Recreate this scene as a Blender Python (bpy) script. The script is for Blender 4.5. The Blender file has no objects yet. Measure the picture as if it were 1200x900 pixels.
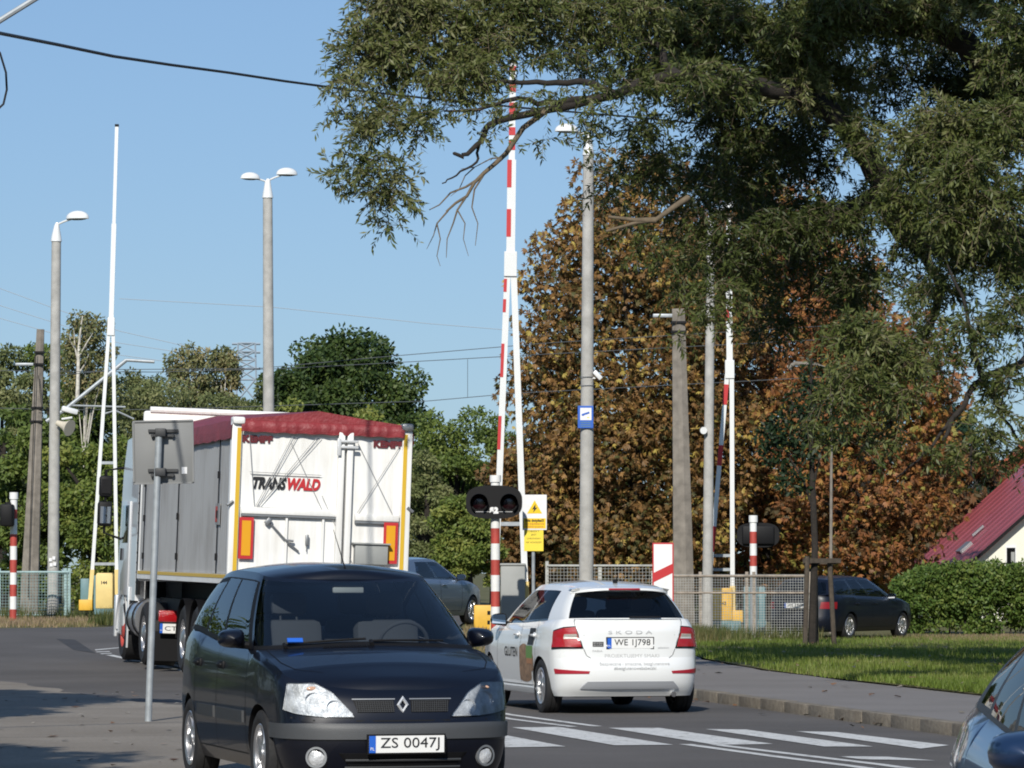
import bpy, bmesh, math, random
import numpy as np
from mathutils import Vector, Matrix, Euler
random.seed(7); rng = np.random.default_rng(7)
SC = bpy.context.scene
COL = SC.collection
PI = math.pi
R = math.radians
# ------------------------------------------------------------------ camera
FPX, HC, HOR = 4500.0, 1.57, 670.0
TH = math.atan((HOR - 450.0) / FPX)
def at(px, py, Y):
    """world point at depth Y seen at photo pixel (px, py)"""
    a = (px - 600.0) / FPX; b = (450.0 - py) / FPX
    dy = math.cos(TH) - b * math.sin(TH); dz = math.sin(TH) + b * math.cos(TH)
    k = Y / dy
    return Vector((a * k, Y, HC + dz * k))
def sm(t):
    t = min(1.0, max(0.0, t)); return t * t * (3 - 2 * t)
def terr(x, y):
    return 0.40 * sm((y - 58) / 23.0) * sm((3.5 - x) / 5.0)
def gnd(px, py):
    Y = HC * FPX / max(py - HOR, 3.0)
    for _ in range(12):
        p = at(px, py, Y)
        e = p.z - terr(p.x, Y)
        Y += e * Y / HC * 0.8
    return at(px, py, Y)
def base(px, Y):
    p = at(px, 700, Y); p.z = terr(p.x, Y); return p
def mpp(Y): return Y / FPX            # metres per photo pixel
# ------------------------------------------------------------------ materials
def mat(name, col, rough=0.6, metal=0.0, coat=0.0, spec=0.5, noise=0.0, nscale=8.0, bump=0.0, bscale=60.0, streak=None):
    m = bpy.data.materials.new(name); m.use_nodes = True
    nt = m.node_tree; b = nt.nodes['Principled BSDF']
    b.inputs['Base Color'].default_value = (*col, 1)
    b.inputs['Roughness'].default_value = rough; b.inputs['Metallic'].default_value = metal
    b.inputs['Coat Weight'].default_value = coat; b.inputs['Coat Roughness'].default_value = 0.04
    b.inputs['Specular IOR Level'].default_value = spec
    tc = None
    if noise or bump:
        tc = nt.nodes.new('ShaderNodeTexCoord')
    if noise:
        n = nt.nodes.new('ShaderNodeTexNoise'); n.inputs['Scale'].default_value = nscale; n.inputs['Detail'].default_value = 6
        nt.links.new(tc.outputs['Object'], n.inputs['Vector'])
        r = nt.nodes.new('ShaderNodeValToRGB')
        r.color_ramp.elements[0].position = 0.3; r.color_ramp.elements[1].position = 0.7
        r.color_ramp.elements[0].color = (*[c * (1 - noise) for c in col], 1)
        r.color_ramp.elements[1].color = (*[min(1, c * (1 + noise)) for c in col], 1)
        nt.links.new(n.outputs['Fac'], r.inputs['Fac']); nt.links.new(r.outputs['Color'], b.inputs['Base Color'])
    if streak:
        tc = nt.nodes.new('ShaderNodeTexCoord'); mp = nt.nodes.new('ShaderNodeMapping'); mp.inputs['Scale'].default_value = (9, 9, .55)
        n = nt.nodes.new('ShaderNodeTexNoise'); n.inputs['Scale'].default_value = 1.6; n.inputs['Detail'].default_value = 7; n.inputs['Roughness'].default_value = .65
        nt.links.new(tc.outputs['Object'], mp.inputs[0]); nt.links.new(mp.outputs[0], n.inputs['Vector'])
        n5 = nt.nodes.new('ShaderNodeTexNoise'); n5.inputs['Scale'].default_value = 1.1; n5.inputs['Detail'].default_value = 5; nt.links.new(tc.outputs['Object'], n5.inputs['Vector'])
        ml = nt.nodes.new('ShaderNodeMath'); ml.operation = 'MULTIPLY'; nt.links.new(n.outputs['Fac'], ml.inputs[0]); nt.links.new(n5.outputs['Fac'], ml.inputs[1])
        r = nt.nodes.new('ShaderNodeValToRGB'); r.color_ramp.elements[0].position = .2; r.color_ramp.elements[1].position = .42
        r.color_ramp.elements[0].color = (*col, 1); r.color_ramp.elements[1].color = (*streak, 1)
        nt.links.new(ml.outputs[0], r.inputs['Fac']); nt.links.new(r.outputs['Color'], b.inputs['Base Color'])
    if bump:
        n2 = nt.nodes.new('ShaderNodeTexNoise'); n2.inputs['Scale'].default_value = bscale; n2.inputs['Detail'].default_value = 4
        nt.links.new(tc.outputs['Object'], n2.inputs['Vector'])
        bp = nt.nodes.new('ShaderNodeBump'); bp.inputs['Strength'].default_value = bump; bp.inputs['Distance'].default_value = 0.02
        nt.links.new(n2.outputs['Fac'], bp.inputs['Height']); nt.links.new(bp.outputs['Normal'], b.inputs['Normal'])
    return m
def glass_mat(name, tint, refl=1.0, ior=1.6):
    m = bpy.data.materials.new(name); m.use_nodes = True
    nt = m.node_tree; nt.nodes.clear()
    o = nt.nodes.new('ShaderNodeOutputMaterial'); mx = nt.nodes.new('ShaderNodeMixShader')
    t = nt.nodes.new('ShaderNodeBsdfTransparent'); t.inputs['Color'].default_value = (*tint, 1)
    g = nt.nodes.new('ShaderNodeBsdfGlossy'); g.inputs['Roughness'].default_value = 0.015
    g.inputs['Color'].default_value = (refl, refl, refl, 1)
    f = nt.nodes.new('ShaderNodeFresnel'); f.inputs['IOR'].default_value = ior
    nt.links.new(f.outputs[0], mx.inputs[0]); nt.links.new(t.outputs[0], mx.inputs[1]); nt.links.new(g.outputs[0], mx.inputs[2])
    nt.links.new(mx.outputs[0], o.inputs[0]); return m
def leaf_mat(name, cols, trans=0.3, rough=0.55):
    m = bpy.data.materials.new(name); m.use_nodes = True
    nt = m.node_tree; b = nt.nodes['Principled BSDF']; o = nt.nodes['Material Output']
    at_ = nt.nodes.new('ShaderNodeAttribute'); at_.attribute_name = 'rnd'
    r = nt.nodes.new('ShaderNodeValToRGB'); e = r.color_ramp.elements
    while len(e) < len(cols): e.new(0.5)
    for i, c in enumerate(cols):
        e[i].position = i / (len(cols) - 1); e[i].color = (*c, 1)
    nt.links.new(at_.outputs['Fac'], r.inputs['Fac']); nt.links.new(r.outputs['Color'], b.inputs['Base Color'])
    b.inputs['Roughness'].default_value = rough; b.inputs['Specular IOR Level'].default_value = 0.35
    tl = nt.nodes.new('ShaderNodeBsdfTranslucent'); nt.links.new(r.outputs['Color'], tl.inputs['Color'])
    mx = nt.nodes.new('ShaderNodeMixShader'); mx.inputs[0].default_value = trans
    nt.links.new(b.outputs[0], mx.inputs[1]); nt.links.new(tl.outputs[0], mx.inputs[2]); nt.links.new(mx.outputs[0], o.inputs[0])
    return m
M = {}
def mk(name, *a, **k): M[name] = mat(name, *a, **k)
mk('navy', (0.0018, 0.0028, 0.008), 0.4, 0.0, 0.55, spec=.3)
mk('navy_dark', (0.003, 0.005, 0.013), 0.4, 0.0, 0.35, spec=.3)
mk('blue_paint', (0.010, 0.028, 0.075), 0.3, 0.2, 0.8)
mk('silver_blue', (0.13, 0.17, 0.23), 0.35, 0.5, 0.8)
mk('white_paint', (0.76, 0.77, 0.76), 0.3, 0.0, 0.8)
mk('white', (0.80, 0.80, 0.78), 0.45, noise=0.05, nscale=3)
mk('truck_white', (0.84, 0.84, 0.82), 0.45, streak=(.70, .685, .65))
mk('cab_white', (0.62, 0.63, 0.64), 0.35, 0.1, 0.6)
mk('trailer_grey', (0.42, 0.42, 0.41), 0.6, 0.0, streak=(.31, .30, .285))
mk('tarp', (0.225, 0.028, 0.034), 0.55, noise=0.25, nscale=5, bump=0.6, bscale=22)
mk('tarp_dark', (0.12, 0.012, 0.018), 0.5)
mk('black', (0.006, 0.006, 0.007), 0.6, spec=0.25)
mk('black_gloss', (0.008, 0.008, 0.01), 0.12, coat=0.5)
mk('plastic', (0.035, 0.037, 0.04), 0.55, bump=0.1, bscale=300)
mk('bumper_grey', (0.055, 0.058, 0.062), 0.5, bump=0.1, bscale=300)
mk('grey_trim', (0.30, 0.31, 0.33), 0.5)
mk('rubber', (0.014, 0.014, 0.015), 0.8, noise=0.3, nscale=30)
mk('alloy', (0.55, 0.55, 0.56), 0.3, 0.85)
mk('chrome', (0.75, 0.75, 0.76), 0.12, 1.0)
mk('mirror_glass', (0.8, 0.85, 0.9), 0.03, 1.0)
mk('seat', (0.048, 0.050, 0.055), 0.9)
mk('red_lamp', (0.36, 0.008, 0.012), 0.15, coat=1.0, bump=0.35, bscale=90)
mk('clear_lamp', (0.75, 0.70, 0.62), 0.15, 0.4, coat=1.0, bump=0.5, bscale=90)
mk('lamp_reflector', (0.50, 0.51, 0.52), 0.42, 0.15, coat=1.0, noise=.35, nscale=14, bump=0.6, bscale=26)
mk('amber', (0.66, 0.40, 0.26), 0.25, coat=1)
mk('reflector_red', (0.36, 0.015, 0.03), 0.3)
mk('plate_white', (0.78, 0.78, 0.76), 0.4)
mk('eu_blue', (0.02, 0.12, 0.55), 0.4)
mk('ink', (0.012, 0.012, 0.014), 0.5)
mk('ink_grey', (0.30, 0.30, 0.30), 0.5)
mk('ink_light', (0.42, 0.42, 0.42), 0.5)
mk('red', (0.50, 0.025, 0.03), 0.45)
mk('band_red', (0.42, 0.06, 0.045), 0.6, noise=0.15, nscale=6)
mk('band_white', (0.78, 0.78, 0.76), 0.5, noise=0.06, nscale=6)
mk('yellow', (0.72, 0.42, 0.05), 0.55, noise=0.1, nscale=4)
mk('sign_yellow', (0.85, 0.56, 0.01), 0.45)
mk('note_yellow', (0.86, 0.68, 0.06), 0.5)
mk('horn_cream', (0.62, 0.56, 0.44), 0.55)
mk('pale_yellow', (0.74, 0.56, 0.22), 0.55, noise=0.08, nscale=4)
mk('mark_yellow', (0.72, 0.34, 0.01), 0.4)
mk('tape_yellow', (0.66, 0.42, 0.03), 0.4)
mk('teal', (0.12, 0.22, 0.24), 0.5, noise=0.1, nscale=6)
mk('sign_back', (0.20, 0.205, 0.205), 0.6, 0.0, noise=0.06, nscale=3)
mk('galv', (0.36, 0.39, 0.41), 0.5, 0.3, noise=0.15, nscale=10)
mk('steel', (0.28, 0.29, 0.30), 0.45, 0.6)
mk('cabinet', (0.30, 0.31, 0.30), 0.6, noise=0.08, nscale=3)
mk('concrete', (0.40, 0.39, 0.365), 0.9, noise=0.16, nscale=5, bump=0.3, bscale=40)
mk('concrete_old', (0.22, 0.195, 0.165), 0.95, noise=0.28, nscale=4, bump=0.4, bscale=30)
mk('fence_teal', (0.30, 0.42, 0.42), 0.55, noise=0.2, nscale=9)
mk('fence_grey', (0.42, 0.42, 0.39), 0.6, noise=0.2, nscale=9)
mk('fence_rust', (0.30, 0.25, 0.20), 0.7, noise=0.3, nscale=9)
mk('sign_blue', (0.03, 0.12, 0.50), 0.4)
mk('sign_white', (0.80, 0.80, 0.80), 0.4, noise=0.05, nscale=10)
mk('bark', (0.026, 0.021, 0.017), 0.95, noise=0.35, nscale=9, bump=0.6, bscale=25)
mk('bark_lit', (0.15, 0.115, 0.075), 0.9, noise=0.25, nscale=9, bump=0.4, bscale=25)  # bark with sunlight put into the colour, for the lit branches
mk('bark_birch', (0.55, 0.52, 0.46), 0.85, noise=0.35, nscale=7)
mk('stake', (0.075, 0.060, 0.045), 0.9, noise=0.3, nscale=10)
mk('emblem_metal', (0.70, 0.71, 0.72), 0.35, 0.35)
mk('tail_dark', (0.22, 0.008, 0.012), 0.25)
mk('render_wall', (0.80, 0.79, 0.68), 0.9, noise=0.04, nscale=2)
mk('cable', (0.02, 0.02, 0.025), 0.6)
mk('wire', (0.06, 0.07, 0.08), 0.6)
mk('bread', (0.24, 0.15, 0.09), 0.7, noise=0.45, nscale=14)
mk('leaf_green', (0.13, 0.26, 0.07), 0.5)
mk('orange_print', (0.36, 0.17, 0.08), 0.5)
mk('pylon', (0.30, 0.36, 0.42), 0.6)
M['glass'] = glass_mat('glass', (0.80, 0.84, 0.86), .8)
M['glass_dark'] = glass_mat('glass_dark', (0.22, 0.26, 0.30), .6)
M['glass_side'] = glass_mat('glass_side', (0.10, 0.13, 0.17), .45)
M['lens'] = glass_mat('lens', (0.9, 0.92, 0.94), 0.9)
M['screen'] = glass_mat('screen', (0.80, 0.86, 0.90), ior=1.6)
# ------------------------------------------------------------------ mesh builder
class MB:
    def __init__(s): s.v, s.f, s.m = [], [], []
    def add(s, vs, fs, mi=0):
        o = len(s.v); s.v += [Vector(v) for v in vs]
        s.f += [tuple(i + o for i in f) for f in fs]; s.m += [mi] * len(fs)
    def box(s, c, d, rot=None, mi=0, bev=0.0):
        c = Vector(c); hx, hy, hz = d[0] / 2, d[1] / 2, d[2] / 2
        if bev > 0:
            bm = bmesh.new(); bmesh.ops.create_cube(bm, size=1.0)
            for v in bm.verts: v.co = Vector((v.co.x * d[0], v.co.y * d[1], v.co.z * d[2]))
            bmesh.ops.bevel(bm, geom=bm.edges[:], offset=min(bev, min(d) * 0.45), segments=2, profile=0.5, affect='EDGES')
            bm.verts.index_update()
            vs = [v.co.copy() for v in bm.verts]; fs = [[v.index for v in f.verts] for f in bm.faces]; bm.free()
        else:
            vs = [Vector((x, y, z)) for x in (-hx, hx) for y in (-hy, hy) for z in (-hz, hz)]
            fs = [(0, 1, 3, 2), (4, 6, 7, 5), (0, 4, 5, 1), (2, 3, 7, 6), (0, 2, 6, 4), (1, 5, 7, 3)]
        if rot is not None:
            rm = rot if isinstance(rot, Matrix) else Euler(rot).to_matrix()
            vs = [rm @ v for v in vs]
        s.add([v + c for v in vs], fs, mi); return s
    def tube(s, pts, rad, n=8, mi=0, cap=True):
        pts = [Vector(p) for p in pts]
        if not isinstance(rad, (list, tuple)): rad = [rad] * len(pts)
        vs, fs = [], []; up = None
        for i, p in enumerate(pts):
            d = (pts[min(i + 1, len(pts) - 1)] - pts[max(i - 1, 0)])
            d = d.normalized() if d.length > 1e-9 else Vector((0, 0, 1))
            if up is None:
                up = Vector((0, 1, 0)) if abs(d.y) < 0.9 else Vector((1, 0, 0))
            a = (up - d * up.dot(d)).normalized(); b = d.cross(a); up = a
            for k in range(n):
                t = 2 * PI * k / n
                vs.append(p + (a * math.cos(t) + b * math.sin(t)) * rad[i])
        for i in range(len(pts) - 1):
            for k in range(n):
                k2 = (k + 1) % n
                fs.append((i * n + k, i * n + k2, (i + 1) * n + k2, (i + 1) * n + k))
        if cap:
            fs.append(tuple(range(n - 1, -1, -1))); q = (len(pts) - 1) * n
            fs.append(tuple(q + k for k in range(n)))
        s.add(vs, fs, mi); return s
    def ell(s, c, r, nu=16, nv=10, mi=0, rot=None, zmin=-1.0, zmax=1.0):
        c = Vector(c); vs, fs = [], []
        for j in range(nv + 1):
            z = zmin + (zmax - zmin) * j / nv
            z = math.sin(math.asin(zmin) + (math.asin(zmax) - math.asin(zmin)) * j / nv)
            q = math.sqrt(max(0, 1 - z * z))
            for i in range(nu):
                t = 2 * PI * i / nu
                p = Vector((r[0] * q * math.cos(t), r[1] * q * math.sin(t), r[2] * z))
                if rot is not None: p = rot @ p
                vs.append(c + p)
        for j in range(nv):
            for i in range(nu):
                i2 = (i + 1) % nu
                fs.append((j * nu + i, j * nu + i2, (j + 1) * nu + i2, (j + 1) * nu + i))
        fs.append(tuple(range(nu - 1, -1, -1))); fs.append(tuple(nv * nu + i for i in range(nu)))
        s.add(vs, fs, mi); return s
    def grid(s, rows, mi=0):
        n = len(rows[0]); vs = [p for r in rows for p in r]; fs = []
        for i in range(len(rows) - 1):
            for j in range(n - 1):
                fs.append((i * n + j, i * n + j + 1, (i + 1) * n + j + 1, (i + 1) * n + j))
        s.add(vs, fs, mi); return s
    def rev(s, prof, c, n=28, mi=0, axis='X'):
        """revolve (offset-along-axis, radius) profile"""
        rows = []
        for i in range(n + 1):
            t = 2 * PI * i / n; row = []
            for (a, r) in prof:
                if axis == 'X': row.append(Vector(c) + Vector((a, r * math.cos(t), r * math.sin(t))))
                elif axis == 'Y': row.append(Vector(c) + Vector((r * math.cos(t), a, r * math.sin(t))))
                else: row.append(Vector(c) + Vector((r * math.cos(t), r * math.sin(t), a)))
            rows.append(row)
        return s.grid(rows, mi)
    def prism(s, poly, y0, y1, mi=0):
        """polygon in (x, z) extruded along y"""
        n = len(poly)
        vs = [Vector((x, y0, z)) for x, z in poly] + [Vector((x, y1, z)) for x, z in poly]
        fs = [tuple(range(n)), tuple(range(2 * n - 1, n - 1, -1))]
        fs += [(i, i + n, (i + 1) % n + n, (i + 1) % n) for i in range(n)]
        s.add(vs, fs, mi); return s
    def build(s, name, mats, parent=None, loc=None, rot=None, smooth=35, recalc=True, weld=True):
        me = bpy.data.meshes.new(name)
        bm = bmesh.new()
        bv = [bm.verts.new(v) for v in s.v]
        for f, mi in zip(s.f, s.m):
            if len(set(f)) < 3: continue
            try: fa = bm.faces.new([bv[i] for i in f])
            except ValueError: continue
            fa.material_index = mi; fa.smooth = smooth is not None
        if weld:
            bmesh.ops.remove_doubles(bm, verts=bm.verts[:], dist=1e-5)
        if recalc: bmesh.ops.recalc_face_normals(bm, faces=bm.faces[:])
        bm.to_mesh(me); bm.free()
        if smooth is not None: me.set_sharp_from_angle(angle=R(smooth))
        for m in (mats if isinstance(mats, (list, tuple)) else [mats]):
            me.materials.append(M[m] if isinstance(m, str) else m)
        o = bpy.data.objects.new(name, me); COL.objects.link(o)
        if parent is not None: o.parent = parent
        if loc is not None: o.location = loc
        if rot is not None: o.rotation_euler = rot
        return o
def tag(o, label, cat, group=None):
    o['label'] = label; o['category'] = cat
    if group: o['group'] = group
    return o
def thing(name, label, cat, loc=(0, 0, 0), rz=0.0, group=None):
    o = bpy.data.objects.new(name, None); COL.objects.link(o); o.empty_display_size = 0.2
    o.location = loc; o.rotation_euler = (0, 0, rz)
    return tag(o, label, cat, group)
def struct(o, kind='structure'):
    o['kind'] = kind; return o
def dup(root, loc, rz, label, group=None):
    def cp(o, par):
        c = o.copy(); COL.objects.link(c)
        if par is not None: c.parent = par
        for ch in list(o.children): cp(ch, c)
        return c
    r = cp(root, None); r.location = loc; r.rotation_euler = (0, 0, rz); r['label'] = label
    if group: r['group'] = group
    return r
def text_mesh(body, size, mi=0, shear=0.0, width=None, bold=0.0, spacing=1.0):
    """verts / faces of a line of text in the xz plane, centred on the origin, reading along +x"""
    cu = bpy.data.curves.new('text', 'FONT'); cu.body = body; cu.size = size; cu.align_x = 'CENTER'; cu.align_y = 'CENTER'
    cu.shear = shear; cu.space_character = spacing; cu.resolution_u = 3; cu.offset = bold
    ob = bpy.data.objects.new('text', cu); COL.objects.link(ob)
    dg = bpy.context.evaluated_depsgraph_get(); me = bpy.data.meshes.new_from_object(ob.evaluated_get(dg))
    vs = [Vector((v.co.x, 0, v.co.y)) for v in me.vertices]; fs = [tuple(p.vertices) for p in me.polygons]
    bpy.data.objects.remove(ob); bpy.data.curves.remove(cu); bpy.data.meshes.remove(me)
    if vs:
        x0 = min(v.x for v in vs); x1 = max(v.x for v in vs); z0 = min(v.z for v in vs); z1 = max(v.z for v in vs)
        k = (width / (x1 - x0)) if width else 1.0
        for v in vs:
            v.x = (v.x - (x0 + x1) / 2) * k; v.z = v.z - (z0 + z1) / 2
    return vs, fs
def put_text(mb, body, size, fn, mi=0, **k):
    """fn maps local (x, z) of the text to a 3-D point"""
    vs, fs = text_mesh(body, size, **k)
    mb.add([fn(v.x, v.z) for v in vs], fs, mi)
def pchip(pts):
    xs = [p[0] for p in pts]; ys = [p[1] for p in pts]; n = len(xs)
    h = [xs[i + 1] - xs[i] for i in range(n - 1)]; d = [(ys[i + 1] - ys[i]) / h[i] for i in range(n - 1)]
    m = [0.0] * n
    for i in range(1, n - 1):
        m[i] = 0.0 if d[i - 1] * d[i] <= 0 else 2 * d[i - 1] * d[i] / (d[i - 1] + d[i])
    m[0] = d[0]; m[-1] = d[-1]
    def f(x):
        if x <= xs[0]: return ys[0]
        if x >= xs[-1]: return ys[-1]
        i = 0
        while x > xs[i + 1]: i += 1
        t = (x - xs[i]) / h[i]
        return ((2 * t**3 - 3 * t**2 + 1) * ys[i] + (t**3 - 2 * t**2 + t) * h[i] * m[i] + (-2 * t**3 + 3 * t**2) * ys[i + 1] + (t**3 - t**2) * h[i] * m[i + 1])
    return f
def lerp(a, b, t): return a + (b - a) * t
# ------------------------------------------------------------------ cars
class Car:
    """lofted car body: local frame has the nose at y = 0, the tail at y = L, z up. s runs 0..1 nose, 1..2 flank, 2..3 tail"""
    def __init__(c, root, **k):
        c.root = root; c.frame = .012; c.side_glass = None; c.__dict__.update(k)
        for q in ('hw', 'yf', 'yr', 'zt', 'tap', 'ztop'): setattr(c, q, pchip(getattr(c, q)))
        c.mir = lambda p, g: Vector((p.x * g, p.y, p.z))
    def zb(c, y):
        z = c.sill
        for yw in c.wheels:
            d = abs(y - yw)
            if d < c.ra: z = max(z, c.rw + math.sqrt(c.ra * c.ra - d * d))
        return z
    def pl(c, s, z, t=0.5):
        """point on the lower shell at height z (right half, x >= 0)"""
        r = max(0.0, (t - 0.86) / 0.14); r = r * r
        hw = c.hw(z) - 0.035 * r
        if s <= 1:
            a = s * PI / 2; e = 2 / c.nf
            yf = c.yf(z) + 0.03 * r
            x = math.sin(a) ** e if s > 0 else 0.0; yy = (1 - (math.cos(a) ** e if s < 1 else 0.0))
            y = yf + (c.Y1 - yf) * yy
        elif s <= 2:
            x = 1.0; y = lerp(c.Y1, c.Y2, s - 1)
        else:
            a = (3 - s) * PI / 2; e = 2 / c.nr
            yr = c.L - c.yr(z) - 0.02 * r
            x = math.sin(a) ** e if s < 3 else 0.0; yy = (1 - (math.cos(a) ** e if s > 2 else 0.0))
            y = yr + (c.Y2 - yr) * yy
        return Vector((x * hw * c.tap(y), y, z))
    def low(c, s, t):
        p = c.pl(s, 0.55); z0 = c.zb(p.y) if 0.6 < s < 2.4 else c.sill
        z = lerp(z0, c.zt(p.y), t)
        return c.pl(s, z, t)
    def sx(c, x, z, rear=False):
        """s of the nose (or tail) point with lateral offset x at height z"""
        lo, hi = (0.0, 1.0)
        for _ in range(30):
            m = (lo + hi) / 2
            if c.pl(3 - m if rear else m, z).x < abs(x): lo = m
            else: hi = m
        return 3 - lo if rear else lo
    def fr(c, x, z, off=0.0, rear=False):
        p = c.pl(c.sx(x, z, rear), z); p.x = x
        p.y += off if rear else -off
        return p
    def gh(c, s, t):
        """point on the greenhouse"""
        def o(t):
            hw = lerp(c.gw[0], c.gw[1], t)
            y0 = lerp(c.gyf[0], c.gyf[1], t); y1 = lerp(c.gyr[0], c.gyr[1], t)
            d0 = lerp(c.gdf[0], c.gdf[1], t); d1 = lerp(c.gdr[0], c.gdr[1], t)
            if s <= 1:
                a = s * PI / 2; e = 2 / c.ng
                x = math.sin(a) ** e if s > 0 else 0; yy = 1 - (math.cos(a) ** e if s < 1 else 0)
                return x * hw, y0 + d0 * yy
            if s <= 2: return hw, lerp(y0 + d0, y1 - d1, s - 1)
            a = (3 - s) * PI / 2; e = 2 / c.ng
            x = math.sin(a) ** e if s < 3 else 0; yy = 1 - (math.cos(a) ** e if s > 2 else 0)
            return x * hw, y1 - d1 * yy
        x0, y0 = o(0); x1, y1 = o(1)
        z0 = c.zt(y0) + c.hood_crown * (1 - (x0 / c.gw[0]) ** 2) * (1 if s < 1 else 0); z1 = c.ztop(y1)
        b = 4 * t * (1 - t)
        x = lerp(x0, x1, t); y = lerp(y0, y1, t); z = lerp(z0, z1, t)
        if s <= 1: y -= 0.03 * b * (1 - s * s); x += 0.02 * b * s; z += 0.012 * b * (1 - s)
        elif s <= 2: x += 0.028 * b
        else: y += 0.02 * b * (s - 2); x += 0.02 * b * (3 - s)
        return Vector((x * c.tapg(y), y, z))
    def tapg(c, y): return 1.0 - c.gt * max(0, (y - c.L * 0.55) / (c.L * 0.45)) ** 2
    def nrm(c, fn, s, z):
        a = fn(s, z); du = fn(min(3, s + 0.02), z) - fn(max(0, s - 0.02), z); dv = fn(s, z + 0.02) - fn(s, z - 0.02)
        n = du.cross(dv)
        if n.length < 1e-9: return Vector((0, -1, 0))
        n.normalize()
        ctr = Vector((0, c.L / 2, 0.7))
        return n if n.dot(a - ctr) > 0 else -n
    def patch(c, mb, lo, hi, off=0.006, nu=12, nv=6, g=1, mi=0, fn=None, rim=True):
        """quad patch between two polylines of (s, z) on the shell, raised by off, with an edge going back into the body"""
        fn = fn or c.pl
        def along(pl, u):
            k = u * (len(pl) - 1); i = min(int(k), len(pl) - 2); f = k - i
            return (lerp(pl[i][0], pl[i + 1][0], f), lerp(pl[i][1], pl[i + 1][1], f))
        rows = []
        nu += 2; nv += 2
        q_ = lambda i, n: 0.0 if i == 0 else 1.0 if i == n else lerp(.012, .988, (i - 1) / (n - 2))
        for j in range(nv + 1):
            row = []
            for i in range(nu + 1):
                u_, v_ = q_(i, nu), q_(j, nv)
                if rim and lo[0][0] in (0, 0.0, 3, 3.0): u_ = i / nu
                a = along(lo, u_); b = along(hi, u_); s = lerp(a[0], b[0], v_); z = lerp(a[1], b[1], v_)
                edge = rim and ((i == 0 and 1e-4 < a[0] < 2.9999) or i == nu or j in (0, nv))
                p = fn(s, z) + c.nrm(fn, s, z) * (off if not edge else -0.012)
                row.append(c.mir(p, g))
            rows.append(row)
        mb.grid(rows, mi)
    def ribbon(c, mb, pts, w=0.008, off=0.002, g=1, mi=0, fn=None):
        fn = fn or c.pl; rows = []
        P = [fn(s, z) + c.nrm(fn, s, z) * off for s, z in pts]; N = [c.nrm(fn, s, z) for s, z in pts]
        for i, p in enumerate(P):
            d = (P[min(i + 1, len(P) - 1)] - P[max(0, i - 1)]).normalized(); q = d.cross(N[i]).normalized() * w / 2
            rows.append([c.mir(p - q, g), c.mir(p + q, g)])
        mb.grid(rows, mi)
    def shell(c):
        S = [i / 14 for i in range(14)]
        ys = set()
        n = 34
        for i in range(n + 1): ys.add(round(lerp(c.Y1, c.Y2, i / n), 4))
        for yw in c.wheels:
            for k in range(19):
                y = yw + c.ra * math.cos(PI * k / 18)
                if c.Y1 < y < c.Y2: ys.add(round(y, 4))
            for q in (-0.012, 0.012):
                for e in (-1, 1):
                    y = yw + e * (c.ra + q)
                    if c.Y1 < y < c.Y2: ys.add(round(y, 4))
        for sd in c.doors:
            for s in sd: ys.add(round(lerp(c.Y1, c.Y2, s - 1), 4))
        ys = sorted(ys); yy = [ys[0]]
        for y in ys[1:]:
            if y - yy[-1] > 0.004: yy.append(y)
        S += [1 + (y - c.Y1) / (c.Y2 - c.Y1) for y in yy]
        S += [2 + i / 14 for i in range(1, 15)]
        T = [0, 0.04, 0.1, 0.18, 0.26, 0.34, 0.42, 0.5, 0.58, 0.66, 0.74, 0.82, 0.88, 0.92, 0.955, 0.98, 1.0]
        return S, T
    def bodywork(c, paint):
        S, T = c.shell()
        bins = {}
        def put(key, q): bins.setdefault(key, MB()).add(q, [(0, 1, 2, 3)], 0)
        grid = [[c.low(s, t) for t in T] for s in S]
        for g in (1, -1):
            for i in range(len(S) - 1):
                for j in range(len(T) - 1):
                    q = [grid[i][j], grid[i + 1][j], grid[i + 1][j + 1], grid[i][j + 1]]
                    sm_ = (S[i] + S[i + 1]) / 2; zm = sum(p.z for p in q) / 4; tm = (T[j] + T[j + 1]) / 2
                    key = 'body'
                    ym = sum(p.y for p in q) / 4
                    if ym < c.bump_y[0] and zm < c.bump_z[0]: key = 'front_bumper'
                    elif ym > c.L - c.bump_y[1] and zm < c.bump_z[1]: key = 'rear_bumper'
                    elif sm_ > 2.25: key = 'tailgate'
                    else:
                        for di, (a, b) in enumerate(c.doors):
                            if a < sm_ < b and tm > 0.1: key = ('door', di, g)
                    put(key, [c.mir(p, g) for p in q])
        # arch lips
        for g in (1, -1):
            rows = []
            for i, s in enumerate(S):
                p = grid[i][0]
                if 0.5 < s < 2.5:
                    rows.append([c.mir(p, g), c.mir(Vector((p.x - 0.05, p.y, p.z + 0.004)), g), c.mir(Vector((p.x - 0.16, p.y, p.z + 0.004)), g)])
            bins.setdefault('lip', MB()).grid(rows)
        # deck : bonnet, cabin floor at the belt, rear
        K = 12; rows = []
        for i, s in enumerate(S):
            p = grid[i][-1]; row = []
            for k in range(-K, K + 1):
                u = k / K; y = p.y
                row.append(Vector((p.x * u, y, p.z + c.hood_crown * (1 - u * u) * min(1, p.x / 0.5))))
            rows.append((p.y, row))
        hood = [r for y, r in rows if y < c.hood_end]; rest = [r for y, r in rows if y >= c.hood_end - 0.12]
        c.bonnet = MB().grid(hood).build('bonnet', paint, c.root)
        rest = [[p + Vector((0, 0, -0.035)) for p in r] for r in rest]
        MB().grid(rest).build('parcel_deck', 'seat', c.root)
        c.obj = {}
        for key, mb in bins.items():
            if key == 'lip': mb.build('wheel_arch_liner', 'black', c.root); continue
            nm = key[0] if isinstance(key, tuple) else key
            c.obj[key] = mb.build(nm, [paint, 'black'], c.root)
        # underside
        u = MB(); w = c.hw(0.5) * 0.93
        a = c.wheels[0]; b = c.wheels[1]
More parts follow.
